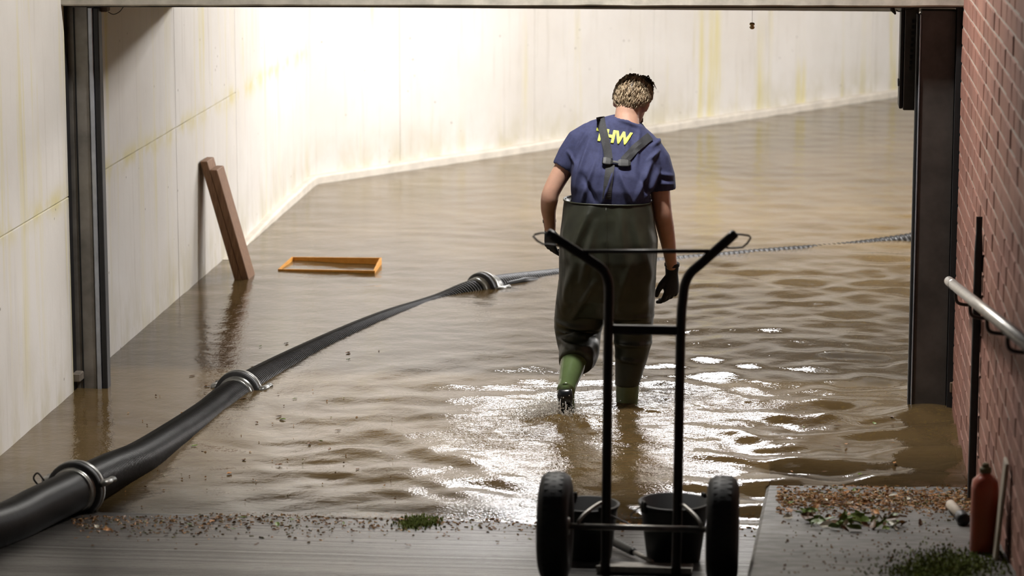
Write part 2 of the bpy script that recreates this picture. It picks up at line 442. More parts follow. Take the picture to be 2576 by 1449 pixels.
us = [0, 0.98, 2.51, 4.0, 5.59, 7.16, 8.8, 10.4, 11.4]
panel_wall('wall_back', B0 - BN * 0.0, BD, BN, us, [[-0.3, CEIL]], M['wall'], gap=0.004)
E1 = B0 + BD * 11.4
XH = 4.6
b = MB(); b.box(XH, XH + 0.12, 13.6, 33, -0.3, CEIL); st(b.build('wall_right_hall', M['wall']))
b = MB(); b.box(XR + 0.02, XH + 0.12, 13.72, 13.84, -0.3, CEIL); st(b.build('wall_front_hall', M['wall']))
b = MB(); b.box(E1.x - 0.1, XH + 0.12, E1.y - 0.05, E1.y + 0.08, -0.3, CEIL); st(b.build('wall_end_hall', M['wall']))
# kerb along the foot of the hall walls
def kerb(name, pts, nrm, w=0.05, h=0.062):
    V = []; Fc = []
    for p in pts:
        hh = h * (min(1, max(0, (p.y - 17.3) / 2.2)) if nrm.x == 1 else 1) + 0.006 * noise.noise(Vector((p.x * 2, p.y * 2, 0)))
        V += [p + Vector((0, 0, -0.25)) + nrm * w, p + nrm * w + Vector((0, 0, hh - 0.012)), p + nrm * (w - 0.012) + Vector((0, 0, hh)), p + Vector((0, 0, hh))]
    for i in range(len(pts) - 1):
        for j in range(3): a = i * 4 + j; Fc.append((a, a + 1, a + 5, a + 4))
    return st(mobj(name, V, Fc, M['kerb']))
kerb('trim_1', [B0 + BD * (0.3 * i) + BN * 0.0 for i in range(38)], BN, 0.07)
kerb('trim_2', [Vector((XL - 0.015, 17.3 + 0.2 * i, 0)) for i in range(17)] + [Vector((XL, 20.64, 0))], Vector((1, 0, 0)), 0.05)
# ceiling: a low slab behind the gate, then the higher hall ceiling
LOW_Y, LOW_Z = 16.12, 1.676
b2 = MB(); b2.box(XL - 0.15, XH + 0.1, LOW_Y, 33, CEIL, CEIL + 0.15)
st(b2.build('ceiling', M['ceil'])); 
b = MB(); b.box(XL - 0.15, XH + 0.1, 15.86, LOW_Y, LOW_Z, CEIL + 0.15); b.box(XL - 0.15, XH + 0.1, 13.7, 15.9, 1.90, CEIL + 0.15)
st(b.build('ceiling_low_slab', M['ceil']))
# lintel over the gate
b = MB(); nseg = 60; LY0, LY1 = 13.45, 13.7
V = []; 
for i in range(nseg + 1):
    x = XL - 0.1 + (XR + 0.12 - XL + 0.1) * i / nseg
    e = 0.0035 * noise.noise(Vector((x * 5, 0, 2))) + 0.002 * noise.noise(Vector((x * 19, 0, 2)))
    zl = 1.872 + 0.0067 * (x + 3.4)
    V += [(x, LY0, 3.4), (x, LY0, zl + 0.008 + e), (x, LY0 + 0.014, zl + e), (x, LY1, zl), (x, LY1, 3.4)]
Fc = [(i * 5 + j, i * 5 + (j + 1) % 5, i * 5 + 5 + (j + 1) % 5, i * 5 + 5 + j) for i in range(nseg) for j in range(5)]
Fc = [tuple(reversed(f)) for f in Fc]
st(mobj('wall_lintel', V, Fc, M['lintel']))
b = MB(); b.box(XL - 0.05, XR, 13.555, 13.60, 1.859, 1.90); b.v = [(x, y, z + 0.0067 * (x + 3.4)) for x, y, z in b.v]; st(b.build('trim_3', simple('dark_lintel_profile', (0.035, 0.028, 0.024), 0.5, 0.2)))

# ------------------------------------------------------------------ brick wall (right): each brick its own piece
def brick_wall():
    BL, BH, J = 0.240, 0.0740, 0.0090
    b = MB(); b.box(XR - 0.009, XR + 0.20, 7.4, 13.5, -0.3, 2.32)
    root = st(b.build('wall_right', M['mortar']))
    variants = []
    for L, nm in ((BL, 's'), (BL / 2 - J / 2, 'h')):
        for q in range(3):
            V, Fc = boxgeo(-0.012, 0.05, -L / 2, L / 2, -BH / 2, BH / 2, 0.004)
            rr = random.Random(q + 10)
            V = [v + Vector((rr.uniform(-.002, .001), rr.uniform(-.002, .002), rr.uniform(-.0015, .0015))) for v in V]
            me = bpy.data.meshes.new('brick'); me.from_pydata([tuple(v) for v in V], [], Fc); me.update(); me.materials.append(M['brick%d' % q]); variants.append(me)
    cand = []
    for c in range(-3, 28):
        z = 0.02 + c * (BH + J)
        y = 13.5 - (0.0 if c % 2 else (BL + J) / 2)
        first = True
        if c % 2 == 0:
            cand.append((13.5 - (BL / 2 - J / 2) / 2, z, 3))
        while y > 7.6:
            cand.append((y - BL / 2, z, 0)); y -= BL + J
    vis = []
    for (y, z, k) in cand:
        px, py = proj((XR, y, z)); on = -10 < py < 1470 and px < 2600 and z > walk_z(y) - 0.03
        vis.append((not on, y, (y, z, k)))
    vis.sort(key=lambda t: (t[0], t[1]))
    rest = MB()
    for i, (off, _, (y, z, k)) in enumerate(vis):
        q = k + random.choice((0, 0, 1, 1, 2))
        if i < 298 and not off:
            o = bpy.data.objects.new('brick', variants[q]); COL.objects.link(o); o.parent = root
            o.location = (XR + random.uniform(-.0015, .0015), y, z)
        elif z > walk_z(y) - 0.1:
            me = variants[q]; rest.add([Vector(v.co) + Vector((XR, y, z)) for v in me.vertices], [tuple(p.vertices) for p in me.polygons])
    o = rest.build('brick_courses', M['brick1'], root); o['kind'] = 'stuff'
brick_wall()
b = MB(); b.box(XR + 0.20, 7.0, -2, 13.72, 0, 1.9); st(b.build('floor_terrace', M['walk']))
b = MB(); b.box(XR + 0.2, 7.0, 13.45, 13.72, 1.9, 3.4); st(b.build('wall_facade', M['lintel']))

# ------------------------------------------------------------------ water
def build_water():
    ys = np.concatenate([np.arange(10.9, 14.6, 0.0115), np.arange(14.6, 19, 0.019), np.arange(19, 33, 0.05)])
    xs = np.concatenate([np.arange(XL - 0.04, 0.86, 0.0115), np.arange(0.9, XH + 0.1, 0.1)])
    X, Y = np.meshgrid(xs, ys)
    fx, fy = -0.95, 12.95
    xh = np.interp(Y, [11.3, 13.6, 15.4, 16.5, 17.5, 18.5], [-2.87, -2.64, -2.2, -1.75, -.9, .8]); right = 1 / (1 + np.exp(-(X - xh - 0.35) / 0.16)) * (0.55 + 0.45 / (1 + np.exp(-(X + 1.5) / 0.3)))
    right = np.where(Y > 17.5, np.maximum(right, 0.4 / (1 + np.exp(-(X + 1.0) / 0.5))), right)          # hose keeps the left side calm
    r = np.hypot(X - fx, (Y - fy))
    Z = np.zeros_like(X); g = np.random.default_rng(3)
    amp = (0.16 + 0.84 * right) * np.clip(1.15 - 0.035 * (Y - 14), 0.45, 1.15)
    wx = X + 0.25 * vnoise(X * 0.9 + 7, Y * 0.9 + 3); wy = Y + 0.22 * vnoise(X * 1.3 + 1, Y * 1.1 + 9)
    for i in range(34):
        lam = g.uniform(0.15, 0.46); th = math.pi / 2 + g.normal(0, 0.42); kk = 2 * math.pi / lam
        Z += g.uniform(0.5, 1.2) * 0.0215 / kk * np.sin(kk * (wx * math.cos(th) + wy * math.sin(th)) + g.uniform(0, 6.28))
    Z *= amp * (0.75 + 1.1 * np.clip(vnoise(X * 0.8 + 40, Y * 0.5 + 20) + 0.25, 0, 1))
    Z *= 1 - 0.55 * np.exp(-((Y - 14.9) / 1.1) ** 2) / (1 + np.exp((X - 0.2) / 0.12))
    for i in range(14):
        lam = g.uniform(0.07, 0.16); th = g.uniform(0, math.pi); kk = 2 * math.pi / lam
        Z += 0.006 / kk * np.sin(kk * (wx * math.cos(th) + wy * math.sin(th)) + g.uniform(0, 6.28)) * (0.35 + 0.65 * right) * np.clip(1.4 - 0.12 * (Y - 12), 0.2, 1)
    # ring waves running out from the legs
    rr = np.hypot(X + 0.80, (Y - 13.3))
    Z += 0.0022 * np.sin(2 * math.pi * rr / 0.34 + 5.0 * vnoise(X * 1.3, Y * 1.3)) * np.exp(-((rr - 1.4) / 0.6) ** 2)
    # chopped water around the legs
    ch = np.exp(-(((X + 1.12 + 0.25 * vnoise(X * 2, Y * 2)) / 0.62) ** 2 + ((Y - 12.45 + 0.5 * vnoise(X * 1.5 + 9, Y * 1.5)) / 0.90) ** 2) ** 1.3)
    ch = np.maximum(ch, 0.9 * np.exp(-(((X + 0.62) / 0.62) ** 2 + ((Y - 13.45) / 0.42) ** 2) ** 1.3))
    patch = np.clip(0.60 + 1.7 * vnoise(X * 3 + 5, Y * 2.2 + 8), 0.12, 1.3)
    Z *= 1 - 0.6 * ch
    chop = np.zeros_like(X)
    for i in range(46):
        lam = 0.034 * (0.20 / 0.034) ** g.random(); th = g.uniform(0, math.pi); kk = 2 * math.pi / lam
        chop += g.uniform(.6, 1.3) * 0.024 / kk * np.sin(kk * (wx * math.cos(th) + wy * math.sin(th)) + g.uniform(0, 6.28))
    Z += np.clip(ch * 1.15, 0, 1) * patch * chop
    # bow wave heaped at the lifted boot and around the standing one
    for (cx, cy, a, s) in ((-1.05, 13.15, 0.020, 0.12), (-0.98, 13.05, 0.016, 0.18), (-0.745, 13.46, 0.022, 0.11)):
        d = np.hypot(X - cx, Y - cy); Z += a * np.exp(-(d / s) ** 2) * (0.7 + 0.9 * vnoise(X * 25, Y * 25))
    Z *= np.clip((Y - 10.95) / 0.8, 0.12, 1)
    dep = np.clip(-np.maximum(RS * (SHORE - Y), -0.2) + Z, 0.0, 1)
    wz = np.maximum(RS * (WALK0 - Y), -0.2); onw = X > (-0.065 - 0.018 * (11.98 - Y))
    dep = np.where(onw & (Y < 13.6), np.clip(-wz + Z, 0, 1), dep)
    ny, nx = X.shape; V = np.stack([X, Y, Z], -1).reshape(-1, 3)
    idx = np.arange(ny * nx).reshape(ny, nx)
    Q = np.stack([idx[:-1, :-1], idx[:-1, 1:], idx[1:, 1:], idx[1:, :-1]], -1).reshape(-1, 4)
    # drop cells under the dry ramp and walkway
    base = np.where(onw & (Y < 13.6), wz, np.maximum(RS * (SHORE - Y), -0.2)).reshape(-1)
    keep = (V[Q, 2] > base[Q] - 0.02).any(1)
    wall_d = (V[Q, 0] - B0.x) * BN.x + (V[Q, 1] - B0.y) * BN.y
    Q = Q[keep & (wall_d > -0.05).any(1) & (V[Q, 0] < XH + .02).all(1) & ~((V[Q, 0] > XR + .01) & (V[Q, 1] < 13.84)).any(1)]
    me = bpy.data.meshes.new('flood_water')
    me.vertices.add(len(V)); me.vertices.foreach_set('co', V.ravel())
    me.loops.add(len(Q) * 4); me.loops.foreach_set('vertex_index', Q.ravel().astype(np.int32))
    me.polygons.add(len(Q)); me.polygons.foreach_set('loop_start', np.arange(0, len(Q) * 4, 4, dtype=np.int32))
    me.update(calc_edges=True)
    at = me.attributes.new('depth', 'FLOAT', 'POINT'); at.data.foreach_set('value', dep.ravel().astype(np.float32))
    at = me.attributes.new('chop', 'FLOAT', 'POINT'); at.data.foreach_set('value', (np.clip(ch * 1.15, 0, 1) * patch).ravel().astype(np.float32))
    o = link('flood_water', me, M['water'], None, True)
    tag(o, 'murky brown rippled flood water filling the gateway and the hall', 'water', kind='stuff')
    return o
build_water()

# ------------------------------------------------------------------ lamps
def hall_lamp(x, y, z, lx, ly, label, mat):
    t = empty('ceiling_lamp', (x, y, z))
    b = MB(); b.box(x - lx / 2 - .03, x + lx / 2 + .03, y - ly / 2 - .03, y + ly / 2 + .03, z, z + 0.07, 0.006); b.build('housing', M['zinc'], t)
    b = MB(); b.box(x - lx / 2, x + lx / 2, y - ly / 2, y + ly / 2, z - 0.15, z - 0.002, 0.02); b.build('diffuser', mat, t)
    tag(t, label, 'lamp'); return t
hall_lamp(-1.15, 19.8, CEIL - 0.075, 2.2, 0.40, 'flat white panel lamp under the hall ceiling near the bent wall', M['lampA'])
hall_lamp(2.9, 22.6, CEIL - 0.075, 1.3, 0.40, 'added unseen fill lamp at the far right of the hall ceiling', M['lampFill'])  # fill lamp added to even out the back wall on the right
# flood lamp on a stand to the right, behind the gate post
def flood_lamp(x, y, z):
    t = empty('flood_lamp', (x, y, -0.2))
    d = (Vector((-3.4, 17.2, 0.9)) - Vector((x, y, z))).normalized()
    Mx = d.to_track_quat('Y', 'Z').to_matrix()
    def tr(V): return [Mx @ Vector(v) + Vector((x, y, z)) for v in V]
    V, Fc = boxgeo(-.19, .19, -.07, .02, -.14, .14, .012); mobj('housing', tr(V), Fc, M['rubber'], t)
    V, Fc = boxgeo(-.17, .17, .021, .027, -.12, .12, .002); mobj('glass', tr(V), Fc, M['lampB'], t)
    V, Fc = tube([(x, y - .05, z - .12), (x, y - .03, 1.1), (x, y - .03, 0.1)], .018, 10); mobj('mast', V, Fc, M['zinc'], t)
    for a in (0, 2.1, 4.2):
        V, Fc = tube([(x, y - .03, 0.5), (x + .45 * math.cos(a), y - .03 + .45 * math.sin(a), -.19)], .013, 8); mobj('leg', V, Fc, M['zinc'], t)
    tag(t, 'black flood lamp on a tripod standing behind the right gate post', 'lamp')
flood_lamp(2.6, 18.6, 2.06)
# wall lamp over the gate, on the camera side
def facade_lamp(x, y, z):
    t = empty('wall_lamp', (x, LY0, z))
    b = MB(); b.box(x - .30, x + .30, y - .09, y + .09, z, z + .06, .01); b.build('housing', M['rubber'], t)
    b = MB(); b.box(x - .27, x + .27, y - .07, y + .07, z - .02, z - .001, .004); b.build('diffuser', M['lampC'], t)
    V, Fc = tube([(x, y, z + .05), (x, LY0 - .05, z + .1), (x, LY0, z + .1)], .016, 8); mobj('arm', V, Fc, M['rubber'], t)
    tag(t, 'flat black wall lamp on a short arm above the gate lintel', 'lamp')
facade_lamp(-0.95, 12.85, 3.7)

# ------------------------------------------------------------------ gate posts and their fittings
def left_post():
    t = empty('gate_post', (-3.38, YD, -0.2))
    b = MB(); b.box(-3.475, -3.335, YD, YD + 0.09, -0.2, ZL + 0.0, .004); b.build('post_face', M['postl'], t)
    b = MB(); b.box(-3.405, -3.398, YD - 0.003, YD + 0.004, -0.2, ZL - 0.02); b.build('groove', M['rubber'], t)
    b = MB(); b.box(-3.334, -3.312, YD - 0.006, YD + 0.085, -0.2, ZL - 0.02, .003); b.build('zinc_strip', M['zinc'], t)
    b = MB(); b.box(-3.311, -3.283, YD + 0.0, YD + 0.07, -0.2, ZL - 0.02, .004); b.build('rubber_seal', M['rubber'], t)
    b = MB(); b.box(-3.52, -3.435, YD - 0.075, YD - 0.0, -0.2, ZL + .02); b.build('gap_shade_bar', M['rubber'], t)  # black bar stands in for the shadow gap between wall and post
    tag(t, 'dark steel gate post with zinc strip and rubber seal on the concrete wall side', 'post')
left_post()
def right_post():
    t = empty('gate_post', (0.69, YD, -0.2))
    b = MB(); b.box(0.603, 0.765, YD, YD + 0.09, -0.2, ZL + 0.0, .004); b.build('post_face', M['post'], t)
    b = MB(); b.box(0.597, 0.604, YD - 0.008, YD + 0.085, -0.2, ZL - 0.02, .002); b.build('zinc_strip', M['zinc'], t)
    b = MB(); b.box(0.584, 0.596, YD + 0.01, YD + 0.08, -0.2, ZL - 0.02, .003); b.build('rubber_seal', M['rubber'], t)
    b = MB(); b.box(0.765, 0.815, YD - 0.06, YD + 0.09, -0.2, ZL + .02); b.build('gap_shade_bar', M['rubber'], t)  # black bar drawn for the shaded gap between post and bricks
    tag(t, 'dark brown steel gate post beside the red brick wall', 'post')
right_post()
def motor_box():
    t = empty('gate_drive_box', (0.55, 13.8, 1.386))
    b = MB(); b.box(0.535, 0.60, 13.76, 13.98, 1.386, ZL + 0.02, .004); b.build('housing', M['post'], t)
    b = MB(); b.box(0.517, 0.533, 13.77, 13.96, 1.392, ZL + 0.01, .003); b.build('cover_flange', M['rubber'], t)
    b = MB(); 
    for i in range(9): b.box(0.568 - .001 * i, 0.580 - .001 * i, 13.752, 13.760, 1.80 - .028 * i, 1.815 - .028 * i)
    b.build('vent_slots', M['rubber'], t)
    b = MB(); b.box(0.509, 0.516, 13.80, 13.83, 1.495, 1.53, .002); b.build('latch', M['zinc'], t)
    tag(t, 'narrow dark housing hanging inside the gate top beside the right post', 'box')
motor_box()
# hook with cable (top right), bracket with cable (top left), pendant
def hook():
    t = empty('cable_hook', (0.49, 13.72, ZL))
    a = ony(2243, 18, 13.72); c = ony(2253, 36, 13.72)
    V, Fc = tube([a + Vector((0, 0, .02)), a + Vector((.004, 0, -.01)), c], [.012, .012, .004], 8); mobj('hook', V, Fc, M['rubber'], t)
    V, Fc = tube(spline([ony(2254, 25, 13.72), ony(2262, 29, 13.72), ony(2275, 25, 13.74), ony(2300, 22, 13.74)]), .0022, 6); mobj('cable', V, Fc, M['rubber'], t)
    tag(t, 'small black hook with a thin cable under the lintel beside the drive box', 'hook')
hook()
def bracket():
    p = ony(262, 22, 13.66); t = empty('cable_bracket', p)
    b = MB(); b.box(p.x - .025, p.x + .02, 13.63, 13.70, ZL - .045, ZL + .01, .004); b.build('plate', simple('rusty_plate', (0.11, 0.075, 0.055), 0.7), t)
    V, Fc = tube(spline([ony(272, 30, 13.66), ony(285, 36, 13.66), ony(300, 30, 13.66), ony(310, 18, 13.66)]), .002, 6); mobj('cable', V, Fc, M['rubber'], t)
    tag(t, 'rusty cable bracket with a looping wire at the top of the left gate post', 'bracket')
bracket()
def pendant():
    p = ony(1892, 65, 13.62); t = empty('hanging_pendant', p)
    V, Fc = lathe([(0.002, .016), (.010, .014), (.013, .006), (.007, 0), (.013, -.006), (.009, -.014), (.002, -.016)], p, n=10); o = mobj('brass_body', V, Fc, M['brass'], t, True)
    V, Fc = tube([p + Vector((0, 0, .014)), Vector((p.x, p.y, ZL + .01))], .0008, 5); mobj('thread', V, Fc, M['bare'], t)
    tag(t, 'tiny brass coloured pendant hanging on a thread under the lintel', 'pendant')
pendant()
p = ony(197, 946, YD - .03)
V, Fc = boxgeo(p.x - .022, p.x + .022, YD - .08, YD - .002, p.z - .02, p.z + .022, .005)
tag(mobj('cable_clip', V, Fc, M['cobweb']), 'small grey clip low on the left gate post just above the water', 'clip')
p = ony(2397, 968, YD - .03)
V, Fc = boxgeo(p.x - .016, p.x + .016, YD - .075, YD - .055, p.z - .03, p.z + .02, .004)
tag(mobj('cable_clip', V, Fc, simple('rusty_clip', (0.13, 0.085, 0.05), 0.7)), 'rusty clip at the foot of the right gate post', 'clip')

# ------------------------------------------------------------------ handrail on the brick wall
def handrail():
    x = 0.70; p0 = onx(2387, 707, x); d = Vector((0, -1, 0.132)).normalized()
    t = empty('handrail', p0)
    V, Fc = tube([p0 - d * .0, p0 + d * .01, p0 + d * 5.0], [.016, .021, .021], 16); mobj('rail', V, Fc, M['rail'], t, True)
    V, Fc = tube([p0 + d * .30, p0 + d * .34], .0235, 16); mobj('sleeve', V, Fc, M['rail'], t, True)
    s = 0.55
    while s < 4.9:
        c = p0 + d * s; r = spline([c, c + Vector((0, 0, -.045)), c + Vector((.012, 0, -.068)), c + Vector((.05, 0, -.075)), Vector((XR + .005, c.y, c.z - .075))], 4)
        V, Fc = tube(r, .007, 8); q = mobj('bracket', V, Fc, M['truck'], t, True)
        V, Fc = lathe([(.001, -.004), (.026, -.004), (.026, .004), (.001, .004)], (XR - .005, c.y, c.z - .075), 'x', 14); mobj('wall_plate', V, Fc, M['truck'], q)
        s += 0.95
    tag(t, 'steel pipe handrail on curved brackets along the brick wall', 'handrail')
handrail()
def stake():
    x = 0.768; top = onx(2464, 545, x); Y = top.y; z0 = walk_z(Y)
    w = .019; prof = [(z0, w), (top.z - .14, w), (top.z - .06, w * .75), (top.z, .002)]
    V, Fc = loft([((x, Y, z), (.012 if i < 2 else .009, 0, 0), (0, 0, 0) if False else (0, w_ * 1.0, 0), .4) for i, (z, w_) in enumerate(prof)], 12)
    # broad face towards the ramp: widen across the view
    V = [Vector((x + (v.x - x) * 1.4, v.y, v.z)) for v in V]
    o = mobj('pointed_stake', V, Fc, M['rubber']); tag(o, 'slim black stake with a pointed top standing against the brick wall', 'stake')
stake()
def canister():
    p = on_walk(2474, 1393); Y = p.y + .05; z0 = walk_z(Y); x = .712; t = empty('plastic_bottle', (x, Y, z0))
    top = ony(2474, 1165, Y).z; h = top - z0
    pr = [(0, .043, .050), (.008, .048, .055), (h * .72, .048, .055), (h * .80, .044, .050), (h * .86, .026, .032), (h * .885, .017, .019), (h * .9, .017, .019)]
    V, Fc = loft([((x, Y, z0 + z), (a, 0, 0), (0, c, 0), .62 if i < 4 else .9) for i, (z, a, c) in enumerate(pr)], 24); mobj('body', V, Fc, M['bottle'], t, True)
    V, Fc = lathe([(.018, h * .895), (.021, h * .90), (.021, h * .945), (.018, h * .955), (.013, h * .957), (.012, h * .99), (.009, h)], (x, Y, z0), n=16); mobj('screw_cap', V, Fc, M['cap'], t)
    tag(t, 'orange-red plastic bottle with an olive cap standing on the walkway', 'bottle')
canister()
def short_pipe():
    a = on_walk(2398, 1268); c = on_walk(2424, 1318); a = Vector((a.x, a.y, walk_z(a.y) + .026)); c = Vector((.682, 10.80, walk_z(10.80) + .026))
    a = Vector((.660, 11.22, walk_z(11.22) + .026)); d = (c - a)
    t = empty('pipe_piece', (c.x, c.y, walk_z(c.y)))
    V, Fc = tube([a, a + d * .85], .019, 16); mobj('tube', V, Fc, M['pale'], t, True)
    V, Fc = tube([a + d * .84, a + d * .86, a + d * 1.08, a + d * 1.1], [.019, .025, .025, .02], 16); mobj('end_sleeve', V, Fc, M['black'], t, True)
    tag(t, 'short pale pipe with a black end lying behind the red bottle', 'pipe')
short_pipe()
y = 9.92; z = walk_z(y)
V, Fc = boxgeo(-.013, .0, -.055, .055, 0, .36, .003)
V = [Vector((XR - .022 + v.x - .03 * (1 - v.z / .36), y + v.y, z - .008 + v.z)) for v in V]
tag(mobj('pale_board', V, Fc, M['pale']), 'narrow pale board leaning on the brick wall behind the red bottle', 'board')

# ------------------------------------------------------------------ timber leaning on the wall, floating frame
def leaning_boards():
    y0, y1 = 16.64, 16.84; th = .043; run = -.20 / .73          # lean: x per metre of height
    for (x, zt, label) in ((-3.224, .700, 'longer dark brown plank leaning flat on the concrete wall'), (-3.1795, .650, 'shorter brown plank lying against the longer one, nearer the water')):
        V, Fc = boxgeo(-th / 2, th / 2, y0, y1, -.2, zt, .003)
        V = [Vector((x + v.x + run * v.z, v.y, v.z)) for v in V]
        tag(mobj('timber_plank', V, Fc, M['wood']), label, 'plank')
leaning_boards()
def float_frame():
    c = [onz(699, 677, .010), onz(943, 681, .016), onz(960, 648, .042), onz(734, 646, .020)]
    t = empty('wooden_frame', (sum((v for v in c), Vector()) / 4))
    w = .011; mid = sum((v for v in c), Vector()) / 4
    for i in range(4):
        a, e = c[i], c[(i + 1) % 4]; d = (e - a).normalized(); inn = Vector((-d.y, d.x, 0)).normalized()
        a2 = a + d * .0; h = .045; up = Vector((0, 0, 1))
        A = [a, e, e + inn * w - d * w, a + inn * w + d * w]
        V = [p - up * h for p in A] + A
        mobj('frame_rail', V, [(0, 3, 2, 1), (4, 5, 6, 7), (0, 1, 5, 4), (1, 2, 6, 5), (2, 3, 7, 6), (3, 0, 4, 7)], M['frame'], t)
    tag(t, 'orange wooden rectangular frame floating on the water', 'frame')
float_frame()

# ------------------------------------------------------------------ suction hose with couplings
def hose():
    t = empty('suction_hose', (-2.9, 11.4, 0))
    r = .085
    P = []
    for (px, py, zv, zc) in ((0, 1325, .175, .175), (100, 1276, .130, .130), (190, 1232, .088, .088), (270, 1192, .058, .055), (350, 1148, .04, .018), (440, 1080, .03, -.018), (520, 1018, .028, -.038), (600, 962, .03, -.030), (760, 876, .02, -.052), (950, 792, .015, -.064), (1100, 742, .008, -.076), (1215, 707, .03, -.036), (1400, 678, .015, -.066)):
        q = onz(px, py, zv); P.append((q.x, q.y, zc))
    d0 = Vector(P[0]) - Vector(P[1]); q = Vector(P[0])
    P = [(q.x - .05, q.y - 6.0, ramp_z(q.y - 6.0) + r), (q.x - .16, q.y - 4.2, ramp_z(q.y - 4.2) + r), (q.x - .20, q.y - 2.8, ramp_z(q.y - 2.8) + r), (q.x - .12, q.y - 1.6, ramp_z(q.y - 1.6) + r), (q.x - .06, q.y - .8, ramp_z(q.y - .8) + r)] + P + [(-.85, 17.55, -.079), (-.1, 18.02, -.078), (.35, 18.30, -.083), (.72, 18.50, -.060), (1.3, 18.7, .0), (2.2, 18.5, .0)]
    S_ = spline(P, 12)
    L = [0]
    for i in range(1, len(S_)): L.append(L[-1] + (S_[i] - S_[i - 1]).length)
    def at(s):
        i = int(np.searchsorted(L, s)); i = min(max(i, 1), len(L) - 1); f = (s - L[i - 1]) / (L[i] - L[i - 1]); return S_[i - 1].lerp(S_[i], f)
    def s_of(Y): return L[min(range(len(S_)), key=lambda i: abs(S_[i].y - Y))]
    cuts = [0, s_of(onz(192, 1231, .088).y), s_of(onz(603, 961, .03).y), s_of(onz(1217, 707, .03).y), s_of(17.3), L[-1]]
    def section(s0, s1, pitch, dep, n=22, name='hose_section'):
        m = int((s1 - s0) / (pitch / 4)); pts = [at(s0 + (s1 - s0) * i / m) for i in range(m + 1)]
        rad = [r - dep + dep * 2 * (0.5 + 0.5 * math.sin(2 * math.pi * i / 4.0)) ** 0.7 for i in range(m + 1)]
        V, Fc = tube(pts, rad, n); return mobj(name, V, Fc, M['hose'], t, True)
    section(cuts[0], cuts[1] - .05, .014, .0018); section(cuts[1] + .05, cuts[2] - .05, .016, .0026); section(cuts[2] + .05, cuts[3] - .05, .020, .003)
    section(cuts[3] + .05, cuts[4] + .02, .02, .002); section(cuts[4] + .02, cuts[5], .036, .005)
    for ci, s in enumerate(cuts[1:4]):
        c = at(s); d = (at(s + .05) - at(s - .05)).normalized(); Mx = d.to_track_quat('Z', 'Y').to_matrix()
        def ring(prof, name, mat, par): V, Fc = loft([(c + d * h, Mx @ Vector((q, 0, 0)), Mx @ Vector((0, q, 0))) for q, h in prof], 32); return mobj(name, V, Fc, mat, par, True)
        cp = ring([(r * .9, -.075), (r + .006, -.075), (r + .008, -.06), (r + .008, -.035), (r + .012, -.034), (r + .012, -.03), (r * .9, -.03)], 'hose_tail', M['alu'], t)
        c1 = ring([(r * .9, -.032), (r + .026, -.032), (r + .032, -.026), (r + .032, -.004), (r * .9, -.004)], 'coupling_ring', M['rubber'], t)
        c2 = ring([(r * .9, -.002), (r + .030, -.002), (r + .036, .004), (r + .036, .020), (r + .024, .030), (r + .012, .040), (r * .9, .042)], 'coupling_collar', M['alu'], t)
        ring([(r * .9, .045), (r + .010, .045), (r + .010, .058), (r + .007, .060), (r + .007, .085), (r * .9, .086)], 'hose_tail', M['alu'], t)
        # cast grip on the camera-right side
        side = Mx @ Vector((1, 0, 0)); 
        sg = d.cross(Vector((0, 0, 1))).normalized(); dn = sg.cross(d).normalized()
        for k_, (aa, bb) in enumerate((((sg * .9 + dn * .25).normalized(), 1), ((-sg * .9 + dn * .25).normalized(), -1))):
            q = c + aa * (r + .03); tang = d.cross(aa) * bb
            V, Fc = tube([q - d * .022, q + aa * .012 + d * .0, q + aa * .020 + d * .03, q + aa * .014 + d * .065, q + aa * .022 + d * .085], [.012, .014, .012, .010, .013], 10, fl=1.6); mobj('grip_lug', V, Fc, M['alu'], c2, True)
    c = at(cuts[1] - .26)
    V, Fc = tube(spline([c + Vector((-.06, 0, .05)), c + Vector((-.085, .0, .085)), c + Vector((-.07, .01, .105)), c + Vector((-.045, .01, .075))], 5), .004, 6); mobj('clamp_wire', V, Fc, M['truck'], t, True)
    V, Fc = tube(spline([at(cuts[3] + .12) + Vector((.03, -.05, .03)), at(cuts[3] + .28) + Vector((.06, -.05, .045)), at(cuts[3] + .5) + Vector((.05, -.05, .03))], 6), [.02] * 6 + [.026] * 4 + [.018] * 3, 10); mobj('coupling_sleeve', V, Fc, M['hose'], t, True)
    tag(t, 'thick black ribbed suction hose with metal couplings running through the flooded gate', 'hose')
hose()

